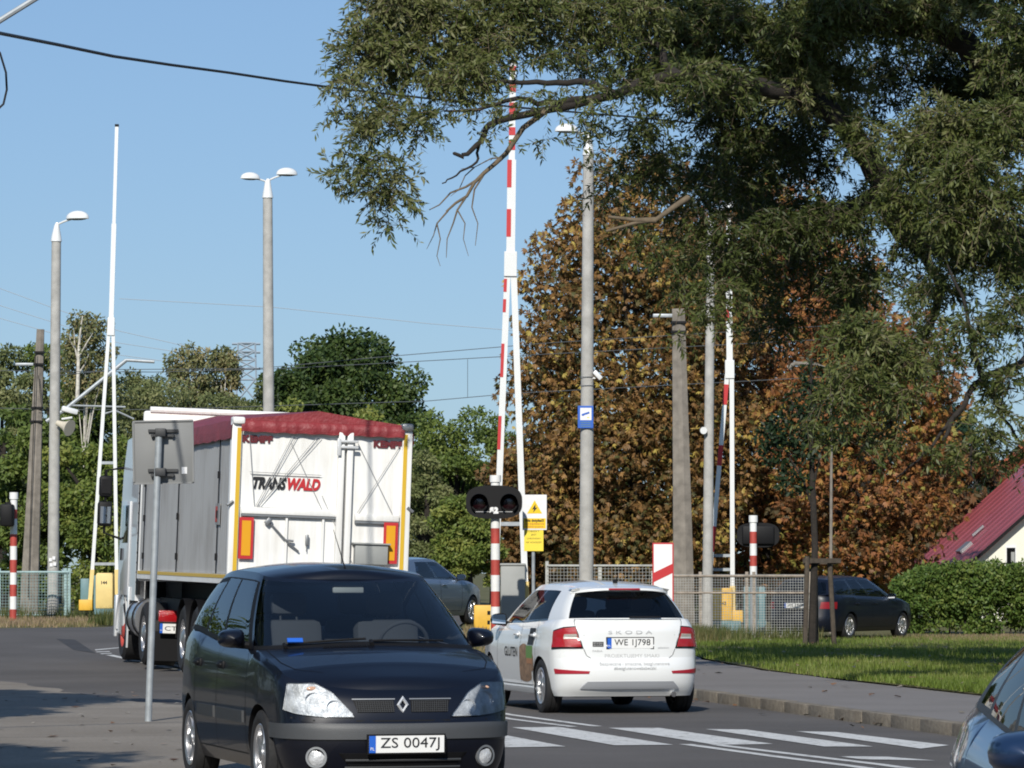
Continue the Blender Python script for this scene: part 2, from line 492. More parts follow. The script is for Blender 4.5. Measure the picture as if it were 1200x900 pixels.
        u.box((0, c.L / 2, 0.42), (2 * w - 0.46, c.L - 0.5, 0.46)); u.box((0, (a + b) / 2, 0.40), (2 * w - 0.06, b - a - 2 * c.ra - 0.06, 0.36))
        u.build('underbody', 'black', c.root)
    def cabin(c, paint, glass, panes, screen, rearwin, pillar='black', roof=None):
        """panes: side windows as (s0, s1, t0, t1); screen / rearwin: (s limit, t0, t1)"""
        sset = set([i / 14 for i in range(15)] + [1 + i / 30 for i in range(31)] + [2 + i / 14 for i in range(15)])
        tset = set([i / 10 for i in range(11)])
        for a, b, t0, t1 in panes: sset |= {a, b}; tset |= {t0, t1}
        sset |= {screen[0], rearwin[0]}; tset |= {screen[1], screen[2], rearwin[1], rearwin[2]}
        for g_ in c.gap_s: sset |= {g_}
        def uniq(v):
            v = sorted(v); o = [v[0]]
            for x in v[1:]:
                if x - o[-1] > 1e-4: o.append(x)
            return o
        S = uniq(sset); T = uniq(tset); bins = {}
        G = [[c.gh(s, t) for t in T] for s in S]
        for g in (1, -1):
            for i in range(len(S) - 1):
                for j in range(len(T) - 1):
                    q = [c.mir(p, g) for p in (G[i][j], G[i + 1][j], G[i + 1][j + 1], G[i][j + 1])]
                    s_ = (S[i] + S[i + 1]) / 2; t_ = (T[j] + T[j + 1]) / 2; key = 'pillars'; mi = 0
                    if s_ < screen[0]:
                        if screen[1] < t_ < screen[2]: key = 'windscreen'
                        elif t_ < screen[1]: mi = 1
                    elif s_ > rearwin[0]:
                        if rearwin[1] < t_ < rearwin[2]: key = 'rear_window'
                    else:
                        for pi_, (a, b, t0, t1) in enumerate(panes):
                            if a < s_ < b and t0 < t_ < t1: key = ('side_window', pi_, g)
                        if key == 'pillars' and panes[0][0] - 0.03 < s_ < panes[-1][1] + c.frame and t_ < panes[0][3] + c.frame:
                            mi = 1
                    bins.setdefault(key, MB()).add(q, [(0, 1, 2, 3)], mi)
        for key, mb in bins.items():
            if key == 'pillars': c.obj['pillars'] = mb.build('pillars', [paint, 'black_gloss' if pillar == 'gloss' else pillar], c.root)
            else:
                nm = key[0] if isinstance(key, tuple) else key
                c.obj[key] = mb.build(nm, c.screen_glass if nm == 'windscreen' else (c.side_glass or glass) if nm == 'side_window' else glass, c.root)
        K = 12; rows = []
        for i, s in enumerate(S):
            p = G[i][-1]
            rows.append([Vector((p.x * k / K, p.y, p.z + c.roof_crown * (1 - (k / K) ** 2) * min(1, p.x / 0.45))) for k in range(-K, K + 1)])
        MB().grid(rows).build('roof', roof or paint, c.root)
    def wheel(c, hub='alloy', spokes=7, width=0.195, face=0.0, style=0):
        r = c.rt; first = None
        def mkw():
            e = bpy.data.objects.new('wheel', None); COL.objects.link(e); e.parent = c.root
            w = width; ri = r * 0.66
            t = MB().rev([(-w / 2 + 0.02, ri), (-w / 2, ri + 0.03), (-w / 2 - 0.004, r * 0.86), (-w / 2 + 0.012, r * 0.965), (-w / 2 + 0.035, r), (-0.03, r + 0.001), (-0.028, r - 0.008), (-0.022, r - 0.008), (-0.02, r + 0.001), (0.02, r + 0.001), (0.022, r - 0.008), (0.028, r - 0.008), (0.03, r + 0.001), (w / 2 - 0.035, r), (w / 2 - 0.012, r * 0.965), (w / 2 + 0.004, r * 0.86), (w / 2, ri + 0.03), (w / 2 - 0.02, ri)], (0, 0, 0), 40)
            t.build('tyre', 'rubber', e)
            q = MB(); f = w / 2 - 0.012
            q.rev([(f + 0.002, ri + 0.006), (f + 0.008, ri), (f, ri - 0.022), (f - 0.06, ri - 0.03), (-w / 2 + 0.03, ri - 0.02), (-w / 2 + 0.02, ri)], (0, 0, 0), 36)
            for k in range(spokes):
                a = 2 * PI * k / spokes + 0.2
                for j in (0,):
                    L_ = ri - 0.035; rows = []
                    for u in range(7):
                        rr = 0.03 + L_ * u / 6; ww = lerp(0.052, 0.036, u / 6) * (7 / spokes) ** 0.5; xo = f - 0.004 - 0.02 * math.sin(PI * u / 6) * 0.6
                        d = Vector((0, math.cos(a), math.sin(a))); n = Vector((0, -math.sin(a), math.cos(a)))
                        rows.append([d * rr - n * ww + Vector((xo - 0.035, 0, 0)), d * rr - n * ww * 0.7 + Vector((xo, 0, 0)), d * rr + n * ww * 0.7 + Vector((xo, 0, 0)), d * rr + n * ww + Vector((xo - 0.035, 0, 0))])
                    q.grid(rows)
            q.rev([(f + 0.006, 0.0), (f + 0.006, 0.03), (f - 0.0, 0.055), (f - 0.03, 0.06)], (0, 0, 0), 20)
            q.build('rim', hub, e)
            MB().rev([(f - 0.06, 0.0), (f - 0.06, ri - 0.03)], (0, 0, 0), 28).build('brake_disc', 'black', e)
            return e
        w0 = mkw(); tr = c.track
        spots = [(x * tr, y) for y in c.wheels for x in (1, -1)]
        for i, (x, y) in enumerate(spots):
            e = w0
            if i:
                e = w0.copy(); COL.objects.link(e); e.parent = c.root
                for ch in list(w0.children):
                    d = ch.copy(); COL.objects.link(d); d.parent = e
            e.location = (x, y, r); e.rotation_euler = (0.3 * i, 0, 0 if x > 0 else PI)
    def mirrors(c, y, z, mats=('navy', 'black'), w=0.2, h=0.14, out=0.02):
        for g in (1, -1):
            x0 = c.gw[0] * 1.0 + out
            e = MB()
            rows = []
            for i in range(9):
                t = i / 8; row = []
                for k in range(16):
                    a = 2 * PI * k / 16; n = 3.0
                    ca, sa = math.cos(a), math.sin(a)
                    px = (abs(ca) ** (2 / n)) * (1 if ca >= 0 else -1); pz = (abs(sa) ** (2 / n)) * (1 if sa >= 0 else -1)
                    q = math.sqrt(max(0.0, 1 - (1 - t) ** 2.4)) if t < 1 else 1.0
                    q = max(q, 0.02)
                    row.append(Vector((g * (x0 + w / 2 + px * w / 2 * q), y - 0.11 + 0.15 * t, z + pz * h / 2 * q * (1.0 - 0.15 * px))))
                row.append(row[0]); rows.append(row)
            e.grid(rows); e.add(rows[-1][:16], [tuple(range(16))], 1)
            e.tube([(g * (x0 - 0.08), y + 0.0, z - h * 0.4), (g * (x0 + 0.06), y - 0.0, z - h * 0.3)], 0.028, 8, 1)
            o = e.build('door_mirror', [mats[0], mats[1]], c.root)
            gl = MB(); ys = y + 0.041
            gl.add([Vector((g * (x0 + w / 2 + dx * w * 0.42), ys, z + dz * h * 0.4)) for dx, dz in ((-1, -0.9), (1, -0.8), (1, 0.8), (0.8, 1), (-0.8, 1), (-1, 0.8))], [(0, 1, 2, 3, 4, 5)])
            gl.build('mirror_glass', 'mirror_glass', o, smooth=None)
    def seats(c, rows=((1.75, 0.36), (2.75, 0.36)), zc=0.95, top=0.22):
        for (y, x) in rows:
            for g in (1, -1):
                b = MB(); b.box((g * x, y, zc - 0.1), (0.48, 0.16, 0.62), (R(-12), 0, 0), 0, 0.06)
                b.box((g * x, y + 0.09, zc + top + 0.08), (0.27, 0.1, 0.17), (R(-8), 0, 0), 0, 0.045)
                b.tube([(g * x - 0.06, y + 0.06, zc + top - 0.12), (g * x - 0.06, y + 0.08, zc + top + 0.05)], 0.008, 6)
                b.tube([(g * x + 0.06, y + 0.06, zc + top - 0.12), (g * x + 0.06, y + 0.08, zc + top + 0.05)], 0.008, 6)
                b.build('seat', 'seat', c.root)
    def wheel_inside(c, x, y, z):
        b = MB(); pts = []
        for i in range(25):
            a = 2 * PI * i / 24; pts.append((x + 0.18 * math.cos(a), y - 0.07 * math.sin(a), z + 0.165 * math.sin(a)))
        b.tube(pts, 0.014, 8); b.box((x, y, z), (0.12, 0.05, 0.1), (R(-25), 0, 0), 0, 0.02); b.box((x, y, z), (0.33, 0.02, 0.03), (R(-25), 0, 0))
        b.build('steering_wheel', 'seat', c.root)
def number_plate(parent, fn, w, text, h=0.114, mats=('plate_white', 'eu_blue', 'ink', 'black'), size=0.103, code='PL'):
    """fn(x, z, off) gives the mounting surface point"""
    b = MB()
    def slab(x0, x1, z0, z1, off, mi):
        vs = [fn(x0, z0, off), fn(x1, z0, off), fn(x1, z1, off), fn(x0, z1, off)]; k = [fn(x0, z0, off - 0.02), fn(x1, z0, off - 0.02), fn(x1, z1, off - 0.02), fn(x0, z1, off - 0.02)]
        b.add(vs + k, [(0, 1, 2, 3), (0, 4, 5, 1), (1, 5, 6, 2), (2, 6, 7, 3), (3, 7, 4, 0)], mi)
    slab(-w / 2 - 0.012, w / 2 + 0.012, -h / 2 - 0.01, h / 2 + 0.01, 0.02, 3)
    slab(-w / 2, w / 2, -h / 2, h / 2, 0.026, 0); slab(-w / 2, -w / 2 + 0.045, -h / 2, h / 2, 0.029, 1)
    put_text(b, text, size * .94, lambda x, z: fn(x + 0.022, z, 0.0305), 2, width=w - 0.11, bold=0.0)
    if code: put_text(b, code, 0.03, lambda x, z: fn(x - w / 2 + 0.022, z - 0.03, 0.0315), 0)
    return b.build('number_plate', list(mats), parent, smooth=None, recalc=False)
def px_pts(c, pts, rear=False): return [(c.sx(x, z, rear), z) for x, z in pts]
# ---------------------------------------------------------------- dark compact people carrier
def carrier():
    r = thing('parked_car', 'x', 'car')
    r.name = 'people_carrier'
    c = Car(r, L=4.17, sill=0.19, wheels=(0.80, 3.38), ra=0.345, rw=0.30, rt=0.305, track=0.745, Y1=0.43, Y2=3.74, nf=2.5, nr=3.0,
            hw=[(0.15, .77), (0.28, .825), (0.42, .85), (0.6, .855), (0.85, .845), (1.0, .825), (1.15, .79)],
            yf=[(0.15, .12), (0.25, .05), (0.40, 0.0), (0.50, .005), (0.56, .045), (0.65, .08), (0.8, .155), (0.95, .3)],
            yr=[(0.15, .12), (0.28, .03), (0.45, 0.0), (0.58, .02), (0.7, .06), (1.15, .12)],
            zt=[(0, .735), (.15, .80), (.45, .885), (.8, .965), (1.1, 1.005), (1.6, 1.02), (2.6, 1.06), (3.4, 1.11), (4.17, 1.13)],
            tap=[(0, .92), (.4, .945), (.9, 1.0), (3.2, 1.0), (3.8, .955), (4.2, .92)],
            gyf=(0.93, 1.70), gyr=(4.06, 3.62), gw=(.795, .585), gdf=(.34, .22), gdr=(.34, .30), ng=2.7, gt=0.10,
            ztop=[(1.7, 1.50), (2.1, 1.55), (2.9, 1.565), (3.4, 1.53), (3.8, 1.44)], hood_crown=.055, roof_crown=.062, hood_end=1.28,
            doors=[(1.235, 1.555), (1.555, 1.81)], bump_y=(.44, .40), bump_z=(.535, .56), gap_s=[], screen_glass='screen')
    c.bodywork('navy')
    c.cabin('navy', 'glass', [(1.045, 1.395, .07, .88), (1.43, 1.70, .07, .88), (1.735, 2.02, .09, .82)], (.955, .05, .95), (2.35, .08, .9))
    c.wheel('alloy', 6)
    c.seats(((2.0, .36), (2.95, .36)), 1.0, .24)
    c.mirrors(1.42, 1.085, ('navy', 'black'), .19, .135)
    c.wheel_inside(.36, 1.52, 1.03)
    # dashboard, driving mirror
    MB().box((0, 1.32, .99), (1.25, .5, .08), None, 0, .03).build('dashboard', 'seat', r)
    MB().box((-.0, 1.72, 1.43), (.23, .03, .06), (R(-8), 0, 0), 0, .012).build('inside_mirror', 'cabinet', r)
    # nose
    for g in (1, -1):
        lo = px_pts(c, [(.33, .572), (.55, .572), (.70, .592), (.77, .62)]); hi = px_pts(c, [(.345, .59), (.47, .735), (.57, .795), (.745, .80)])
        b = MB(); c.patch(b, lo, hi, .010, 16, 10, g); h = b.build('headlight', 'lamp_reflector', r, smooth=60)
        b = MB(); c.patch(b, lo, hi, .022, 16, 10, g); b.build('headlight_cover', 'lens', h, smooth=60)
        b = MB(); p = c.fr(.60, .70, .0); b.rev([(-.012, .062), (.0, .056), (.035, .03), (.04, .0)], (0, 0, 0), 22, 0, 'Y'); b.build('lamp_bowl', 'chrome', h, (g * p.x, p.y - .004, p.z - .02))
        b = MB(); p = c.fr(.47, .65, .0); b.rev([(-.012, .05), (.0, .045), (.03, .02), (.035, .0)], (0, 0, 0), 22, 0, 'Y'); b.build('lamp_bowl', 'chrome', h, (g * p.x, p.y - .004, p.z - .01))
        b = MB(); p = c.fr(.60, .765, .0); b.ell((g * p.x, p.y - .008, p.z), (.04, .012, .016)); b.build('indicator', 'amber', h)
        b = MB(); c.patch(b, px_pts(c, [(.055, .605), (.31, .605)]), px_pts(c, [(.055, .685), (.34, .685)]), .004, 10, 4, g); gr = b.build('grille', 'black', r)
        b = MB()
        for k in range(6):
            z = .612 + .0135 * k; b.tube([c.mir(c.fr(.06, z, .008), g), c.mir(c.fr(.19, z, .008), g), c.mir(c.fr(.31, z, .008), g)], .0028, 5)
        for k in range(17):
            x = .065 + .0155 * k; b.tube([c.mir(c.fr(x, .608, .008), g), c.mir(c.fr(x + .006, .682, .008), g)], .0024, 5)
        b.build('grille_mesh', 'plastic', gr)
        b = MB(); c.ribbon(b, px_pts(c, [(.05, .692), (.2, .692), (.345, .692)]), .008, .007, g); b.build('grille_trim', 'steel', gr)
        p = c.fr(.585, .305, 0)
        b = MB(); b.rev([(.0, .075), (-.02, .072), (-.02, .058)], (0, 0, 0), 26, 0, 'Y', ); f = b.build('fog_lamp', 'steel', r, (g * p.x, p.y + .0, p.z), (0, 0, g * R(20)))
        b = MB(); b.rev([(-.006, .058), (-.014, .045), (-.018, .0)], (0, 0, 0), 26, 0, 'Y'); b.build('fog_lens', 'lamp_reflector', f)
        b = MB(); c.patch(b, [(0.0, .425), (.5, .425), (1.0, .43), (1.03, .43)], [(0, .525), (.5, .53), (1.0, .53), (1.03, .53)], .014, 30, 6, g); b.build('bumper_strip', 'bumper_grey', r)
        b = MB(); c.patch(b, px_pts(c, [(0, .2), (.35, .2)]), px_pts(c, [(0, .335), (.47, .335)]), .004, 10, 4, g); it = b.build('air_intake', 'black', r)
        b = MB()
        for z in (.235, .285): b.tube([c.mir(c.fr(x, z, .012), g) for x in (0, .15, .3, .40)], .009, 6)
        b.build('intake_bar', 'plastic', it)
        b = MB(); c.ribbon(b, px_pts(c, [(.0, .548), (.15, .548), (.32, .548), (.6, .552), (.74, .57)]), .012, .003, g); b.build('bumper_gap', 'black', r)
        rows = []; b = MB()
        for k in range(15):
            s = lerp(.80, 1.19, k / 14); p = c.low(s, 1.0); x = p.x * lerp(.66, .93, min(1, k / 9)); u = x / p.x
            z = p.z + c.hood_crown * (1 - u * u) + .0015; rows.append([Vector((g * x, p.y, z)), Vector((g * (x + .009), p.y, z - .0005))])
        b.grid(rows); b.build('bonnet_gap', 'black', c.bonnet, smooth=None)
        # doors : seams, handles, side rubbing strip
        for di, (a, e) in enumerate(c.doors):
            d = c.obj[('door', di, g)]; b = MB()
            zt = lambda s: c.zt(lerp(c.Y1, c.Y2, s - 1)) - .01
            for s in ((a, e) if di == 0 else (e,)):
                c.ribbon(b, [(s, max(.3, c.zb(lerp(c.Y1, c.Y2, s - 1)) + .03) + (zt(s) - max(.3, c.zb(lerp(c.Y1, c.Y2, s - 1)) + .03)) * k / 12) for k in range(13)], .009, .0015, g)
            c.ribbon(b, [(lerp(a, e, k / 12), max(.285, c.zb(lerp(c.Y1, c.Y2, lerp(a, e, k / 12) - 1)) + .03)) for k in range(13)], .009, .0015, g)
            b.build('door_gap', 'black', d, smooth=None)
            sH = lerp(a, e, .86); b = MB(); P = c.mir(c.pl(sH, .885), g)
            b.box((P.x + g * .018, P.y, P.z), (.03, .15, .028), None, 0, .012); b.box((P.x + g * .0, P.y, P.z), (.03, .19, .06), None, 0, .012); b.build('door_handle', 'black', d)
            b = MB(); c.patch(b, [(a + .012, .50), (e - .012 - .04 * di, .50)], [(a + .012, .585), (e - .012 - .04 * di, .585)], .016, 16, 4, g); b.build('rubbing_strip', 'plastic', d)
        b = MB(); c.patch(b, [(1.005, .19), (1.87, .19)], [(1.005, .21), (1.87, .21)], .006, 20, 2, g)
        # tail lamps
        b = MB(); c.patch(b, [(2.45, .70), (2.62, .70)], [(2.42, 1.08), (2.56, 1.08)], .008, 8, 8, g); b.build('tail_lamp', 'red_lamp', r)
    # emblem (a plain diamond outline), plate, wipers, vents, aerial
    b = MB(); dia = [(0, .062), (.043, 0), (0, -.062), (-.043, 0)]; inn = [(0, .030), (.019, 0), (0, -.030), (-.019, 0)]
    y0 = c.fr(0, .655).y
    vs = [Vector((x, y0 - .012 + .05 * (z), .655 + z)) for x, z in dia] + [Vector((x, y0 - .024 + .05 * z, .655 + z)) for x, z in [(q[0] * .74, q[1] * .74) for q in dia]] + [Vector((x, y0 - .012, .655 + z)) for x, z in inn]
    fs = []
    for i in range(4):
        j = (i + 1) % 4; fs += [(i, j, 4 + j, 4 + i), (4 + i, 4 + j, 8 + j, 8 + i)]
    b.add(vs, fs); b.build('emblem', 'emblem_metal', r, smooth=None)
    yb = min(c.fr(x, z).y for x in (-.25, 0, .25) for z in (.34, .40, .46)) - .016
    number_plate(r, lambda x, z, off: Vector((x, yb - off - .02 * (z), .395 + z)), .52, 'ZS 0047J')
    b = MB()
    for xa, xb in ((-.62, -.05), (-.02, .52)):
        pa = c.gh(c_s(c, abs(xa), 0.0), .02); pa.x = xa; pts = []
        for k in range(9):
            x = lerp(xa, xb, k / 8); t = .035 + .03 * k / 8; p = c.gh(c_s(c, abs(x), t), t); p.x = x; p.y -= .02; p.z += .014; pts.append(p)
        b.tube(pts, .009, 6); b.tube([pts[0], pts[0] + Vector((0, -.06, -.02))], .014, 6)
    b.build('wiper', 'black', r)
    b = MB()
    for k in range(22):
        x = -.36 + .033 * k * .5; p = c.gh(c_s(c, abs(x), 0), 0)
        b.box((x, p.y - .045, p.z - .0), (.008, .035, .008), (R(15), 0, 0))
    b.build('cowl_vent', 'black', r)
    p = c.gh(0, 1); b = MB(); b.tube([(0.0, p.y + .10, p.z + .06), (0, p.y + .14, p.z + .10), (-.04, p.y + .32, p.z + .36)], [.012, .0045, .002], 6); b.build('aerial', 'black', r)
    b = MB(); q = c.gh(c_s(c, .62, .06), .06); b.box((-.55, q.y - .075, q.z + .028), (.11, .012, .035), (R(-40), 0, 0)); b.build('permit_sticker', 'eu_blue', r)
    return c
def c_s(c, x, t):
    lo, hi = 0.0, 1.0
    for _ in range(30):
        m = (lo + hi) / 2
        if c.gh(m, t).x < x: lo = m
        else: hi = m
    return lo
# ---------------------------------------------------------------- white hatchback seen from behind
def hatch():
    r = thing('hatchback_car', 'x', 'car')
    c = Car(r, L=4.0, sill=0.20, wheels=(0.80, 3.25), ra=0.335, rw=0.30, rt=0.303, track=0.755, Y1=0.45, Y2=3.60, nf=2.6, nr=3.0,
            hw=[(0.15, .78), (0.3, .84), (0.5, .862), (0.72, .866), (0.8, .85), (0.9, .838), (1.0, .815), (1.1, .78)],
            yf=[(0.15, .12), (0.3, .02), (0.45, 0.0), (0.6, .03), (0.75, .10), (0.95, .25)],
            yr=[(0.15, .18), (0.24, .10), (0.30, .035), (0.45, 0.0), (0.57, .012), (0.61, .05), (0.66, .06), (0.80, .055), (0.855, .075), (0.88, .055), (0.95, .07), (1.08, .12)],
            zt=[(0, .70), (.2, .77), (.6, .88), (1.05, .965), (2, .985), (3.2, 1.025), (4.0, 1.055)],
            tap=[(0, .90), (.5, .955), (.9, 1.0), (3.2, 1.0), (3.6, .965), (4.0, .895)],
            gyf=(1.0, 1.85), gyr=(3.90, 3.60), gw=(.785, .555), gdf=(.34, .22), gdr=(.26, .22), ng=3.0, gt=0.17,
            ztop=[(1.85, 1.385), (2.3, 1.425), (2.9, 1.42), (3.4, 1.385), (3.65, 1.355)], hood_crown=.045, roof_crown=.05, hood_end=1.34,
            doors=[(1.25, 1.60), (1.60, 1.83)], bump_y=(.46, .46), bump_z=(.56, .60), gap_s=[], screen_glass='glass', side_glass='glass_side')
    c.bodywork('white_paint')
    c.cabin('white_paint', 'glass', [(1.03, 1.41, .06, .86), (1.45, 1.80, .06, .86)], (.95, .05, .95), (2.22, .03, .95), 'black_gloss')
    c.wheel('alloy', 5)
    c.seats(((1.95, .36), (2.9, .38)), .93, .20)
    c.mirrors(1.42, 1.02, ('black_gloss', 'black'), .19, .14)
    c.wheel_inside(.36, 1.5, .98)
    RP = lambda x, z, off=0.0: c.fr(x, z, off, True)
    rp = lambda pts: px_pts(c, pts, True)
    for g in (1, -1):
        # tail lamps : C-shaped red with a clear middle
        lo = [(2.06, .715), (2.3, .722), (c.sx(.515, .725, True), .725)]; hi = [(2.04, .925), (2.3, .965), (c.sx(.595, .975, True), .975)]
        b = MB(); c.patch(b, lo, hi, .008, 14, 8, g); pl = b.build('tail_lamp', 'black_gloss', r)
        lo2 = [(2.075, .735), (2.3, .741), (c.sx(.535, .743, True), .743)]; hi2 = [(2.06, .91), (2.3, .948), (c.sx(.60, .96, True), .96)]
        b = MB(); c.patch(b, lo2, hi2, .018, 14, 8, g); b.build('lamp_lens', 'red_lamp', pl)
        lo3 = [(2.33, .825), (c.sx(.575, .825, True), .825)]; hi3 = [(2.33, .885), (c.sx(.59, .89, True), .89)]
        b = MB(); c.patch(b, lo3, hi3, .0235, 8, 4, g); b.build('reversing_lens', 'clear_lamp', pl)
        b = MB(); c.patch(b, [(2.12, .448), (c.sx(.47, .452, True), .452)], [(2.10, .505), (c.sx(.46, .485, True), .480)], .006, 10, 3, g); b.build('reflector', 'reflector_red', r)
        # bumper lower insert
        b = MB(); c.patch(b, rp([(0, .285), (.58, .285)]), rp([(0, .368), (.50, .366)]), .006, 14, 4, g); b.build('bumper_insert', 'grey_trim', r)
        b = MB(); c.ribbon(b, rp([(0, .612), (.3, .612), (.44, .615), (.49, .65), (.52, .72)]), .007, .002, g); c.ribbon(b, rp([(0, .852), (.3, .852), (.52, .868)]), .018, .002, g, 1); c.ribbon(b, rp([(.605, .98), (.612, 1.02), (.60, 1.05)]), .006, .002, g)
        b.build('tailgate_gap', ['black', 'ink_grey'], r, smooth=None)
        for di, (a, e) in enumerate(c.doors):
            d = c.obj[('door', di, g)]; b = MB(); Y = lambda s: lerp(c.Y1, c.Y2, s - 1)
            for s in ((a, e) if di == 0 else (e,)):
                z0 = max(.32, c.zb(Y(s)) + .03); z1 = c.zt(Y(s)) - .01
                c.ribbon(b, [(s, lerp(z0, z1, k / 12)) for k in range(13)], .008, .0015, g)
            c.ribbon(b, [(lerp(a, e, k / 12), max(.30, c.zb(Y(lerp(a, e, k / 12))) + .03)) for k in range(13)], .008, .0015, g)
            b.build('door_gap', 'black', d, smooth=None)
            sH = lerp(a, e, .85); b = MB(); P = c.mir(c.pl(sH, .86), g)
            b.box((P.x + g * .024, P.y, P.z), (.026, .17, .03), None, 0, .012); b.ell((P.x, P.y, P.z), (.012, .07, .035), 14, 8)
            b.build('door_handle', 'white_paint', d)
        b = MB(); c.patch(b, [(1.12, .22), (1.86, .22)], [(1.12, .28), (1.86, .28)], .02, 20, 3, g); b.build('sill_trim', 'white_paint', r)
        b = MB(); lo = px_pts(c, [(.40, .60), (.7, .62)]); hi = px_pts(c, [(.42, .70), (.74, .74)]); c.patch(b, lo, hi, .01, 10, 5, g); b.build('headlight', 'lamp_reflector', r)
    # side lettering and printed picture (left flank)
    def SP(y, z, off=.004):
        p = c.pl(1 + (y - c.Y1) / (c.Y2 - c.Y1), z); p.x += off; return p
    b = MB(); put_text(b, 'GLUTEN', .15, lambda x, z: SP(1.92 + x, .66 + z), 0, width=.62, bold=.002); b.build('door_lettering', 'ink', c.obj[('door', 0, 1)], smooth=None, recalc=False)
    b = MB(); rows = []
    for i in range(15):
        u = i / 14; row = []
        for k in range(9):
            v = k / 8; y = lerp(2.33, 2.98 - .1 * (v < .3), u); bulge = math.sin(PI * min(1, .1 + u * .9)) ** .5
            z = lerp(.33 + .06 * (1 - bulge), .62 + .17 * bulge * (1 - .5 * u), v); row.append(SP(y, z, .0035))
        rows.append(row)
    b.grid(rows, 0)
    for (y0, y1, z0, z1, mi) in ((2.66, 2.95, .60, .74, 1), (2.68, 2.95, .54, .60, 2), (2.70, 2.96, .75, .86, 3), (2.74, 3.0, .86, .94, 3)):
        b.grid([[SP(lerp(y0, y1, i / 6), lerp(z0, z1, k / 3), .006) for k in range(4)] for i in range(7)], mi)
    b.build('door_print', ['bread', 'leaf_green', 'orange_print', 'ink'], c.obj[('door', 1, 1)], recalc=True)
    # tailgate lettering, plate, wiper, spoiler, brake light, aerial
    tg = c.obj['tailgate']
    def TL(body, size, z, width, m, x0=0.0, spacing=1.0, par=None):
        b = MB(); put_text(b, body, size, lambda x, zz: RP(-(x + x0), z + zz, .004), 0, width=width, spacing=spacing); b.build('lettering', m, par or tg, smooth=None, recalc=False)
    TL('S K O D A', .05, .905, .50, 'ink_light', 0.0)
    TL('PROJEKTUJEMY SMAKI', .055, .640, .62, 'ink_light', .02)
    TL('Bezpieczne i smaczne, bezglutenowe', .05, .555, .80, 'ink_light', .04, 1.0, c.obj['rear_bumper'])
    TL('#bezglutenowebabeczki', .05, .505, .48, 'ink_grey', .04, 1.0, c.obj['rear_bumper'])
    TL('FABIA', .032, .70, .11, 'ink_light', -.37)
    TL('selection', .03, .735, .13, 'ink_light', .38)
    b = MB(); b.grid([[RP(-(-.365 + dx), .775 + dz, .005) for dz in (-.026, .026)] for dx in (-.06, 0, .06)], 0)
    for zz in (.011, -.011): put_text(b, 'BEZ GLUTENU', .016, lambda x, z: RP(-(x - .365), .775 + zz + z, .007), 1, width=.10)
    b.build('badge_sticker', ['ink', 'plate_white'], tg, smooth=None)
    yp = max(RP(x, z).y for x in (-.26, 0, .26) for z in (.73, .82)) - .004
    number_plate(r, lambda x, z, off: Vector((-x, yp + off - .02, .785 + z)), .52, 'WE 1J798')
    b = MB(); rows = []
    for i in range(15):
        x = lerp(-.56, .56, i / 14); k = 1 - (abs(x) / .6) ** 3
        yb_ = c.gh(3 - c_rs(c, abs(x), .97), .97).y
        z0 = c.ztop(3.6) + .05 * k
        rows.append([Vector((x, 3.35, z0 + .012)), Vector((x, 3.55, z0 + .004)), Vector((x, yb_ + .08, z0 - .022)), Vector((x, yb_ + .085, z0 - .045)), Vector((x, yb_ + .02, z0 - .052))])
    b.grid(rows); b.build('spoiler', 'white_paint', r)
    z0 = c.ztop(3.6) + .05; yb_ = c.gh(3, .97).y
    b = MB(); b.box((0, yb_ + .08, z0 - .034), (.36, .02, .020), None, 0, .006); b.build('brake_light', 'reflector_red', r)
    b = MB(); b.tube([(0, 3.3, 1.455), (0, 3.34, 1.475)], [.03, .016], 8); b.tube([(0, 3.33, 1.47), (0, 3.43, 1.545)], [.006, .003], 6); b.build('aerial', 'black', r)
    b = MB(); pts = [c.gh(3 - c_rs(c, abs(x), .06), .06) + Vector((0, .02, .0)) for x in (.0, .1, .2, .3)]
    for q, x in zip(pts, (.0, -.12, -.24, -.36)): q.x = x
    b.tube(pts, .010, 6); b.build('rear_wiper', 'black', r)
    b = MB(); b.tube([(-.5, 3.75, .23), (-.5, 3.93, .22)], .03, 10); b.build('exhaust_pipe', 'chrome', r)
    b = MB(); b.box((0, 1.25, .95), (1.25, .4, .1), None, 0, .03); b.build('dashboard', 'seat', r)
    return c
def c_rs(c, x, t):
    lo, hi = 0.0, 1.0
    for _ in range(30):
        m = (lo + hi) / 2
        if c.gh(3 - m, t).x < x: lo = m
        else: hi = m
    return lo
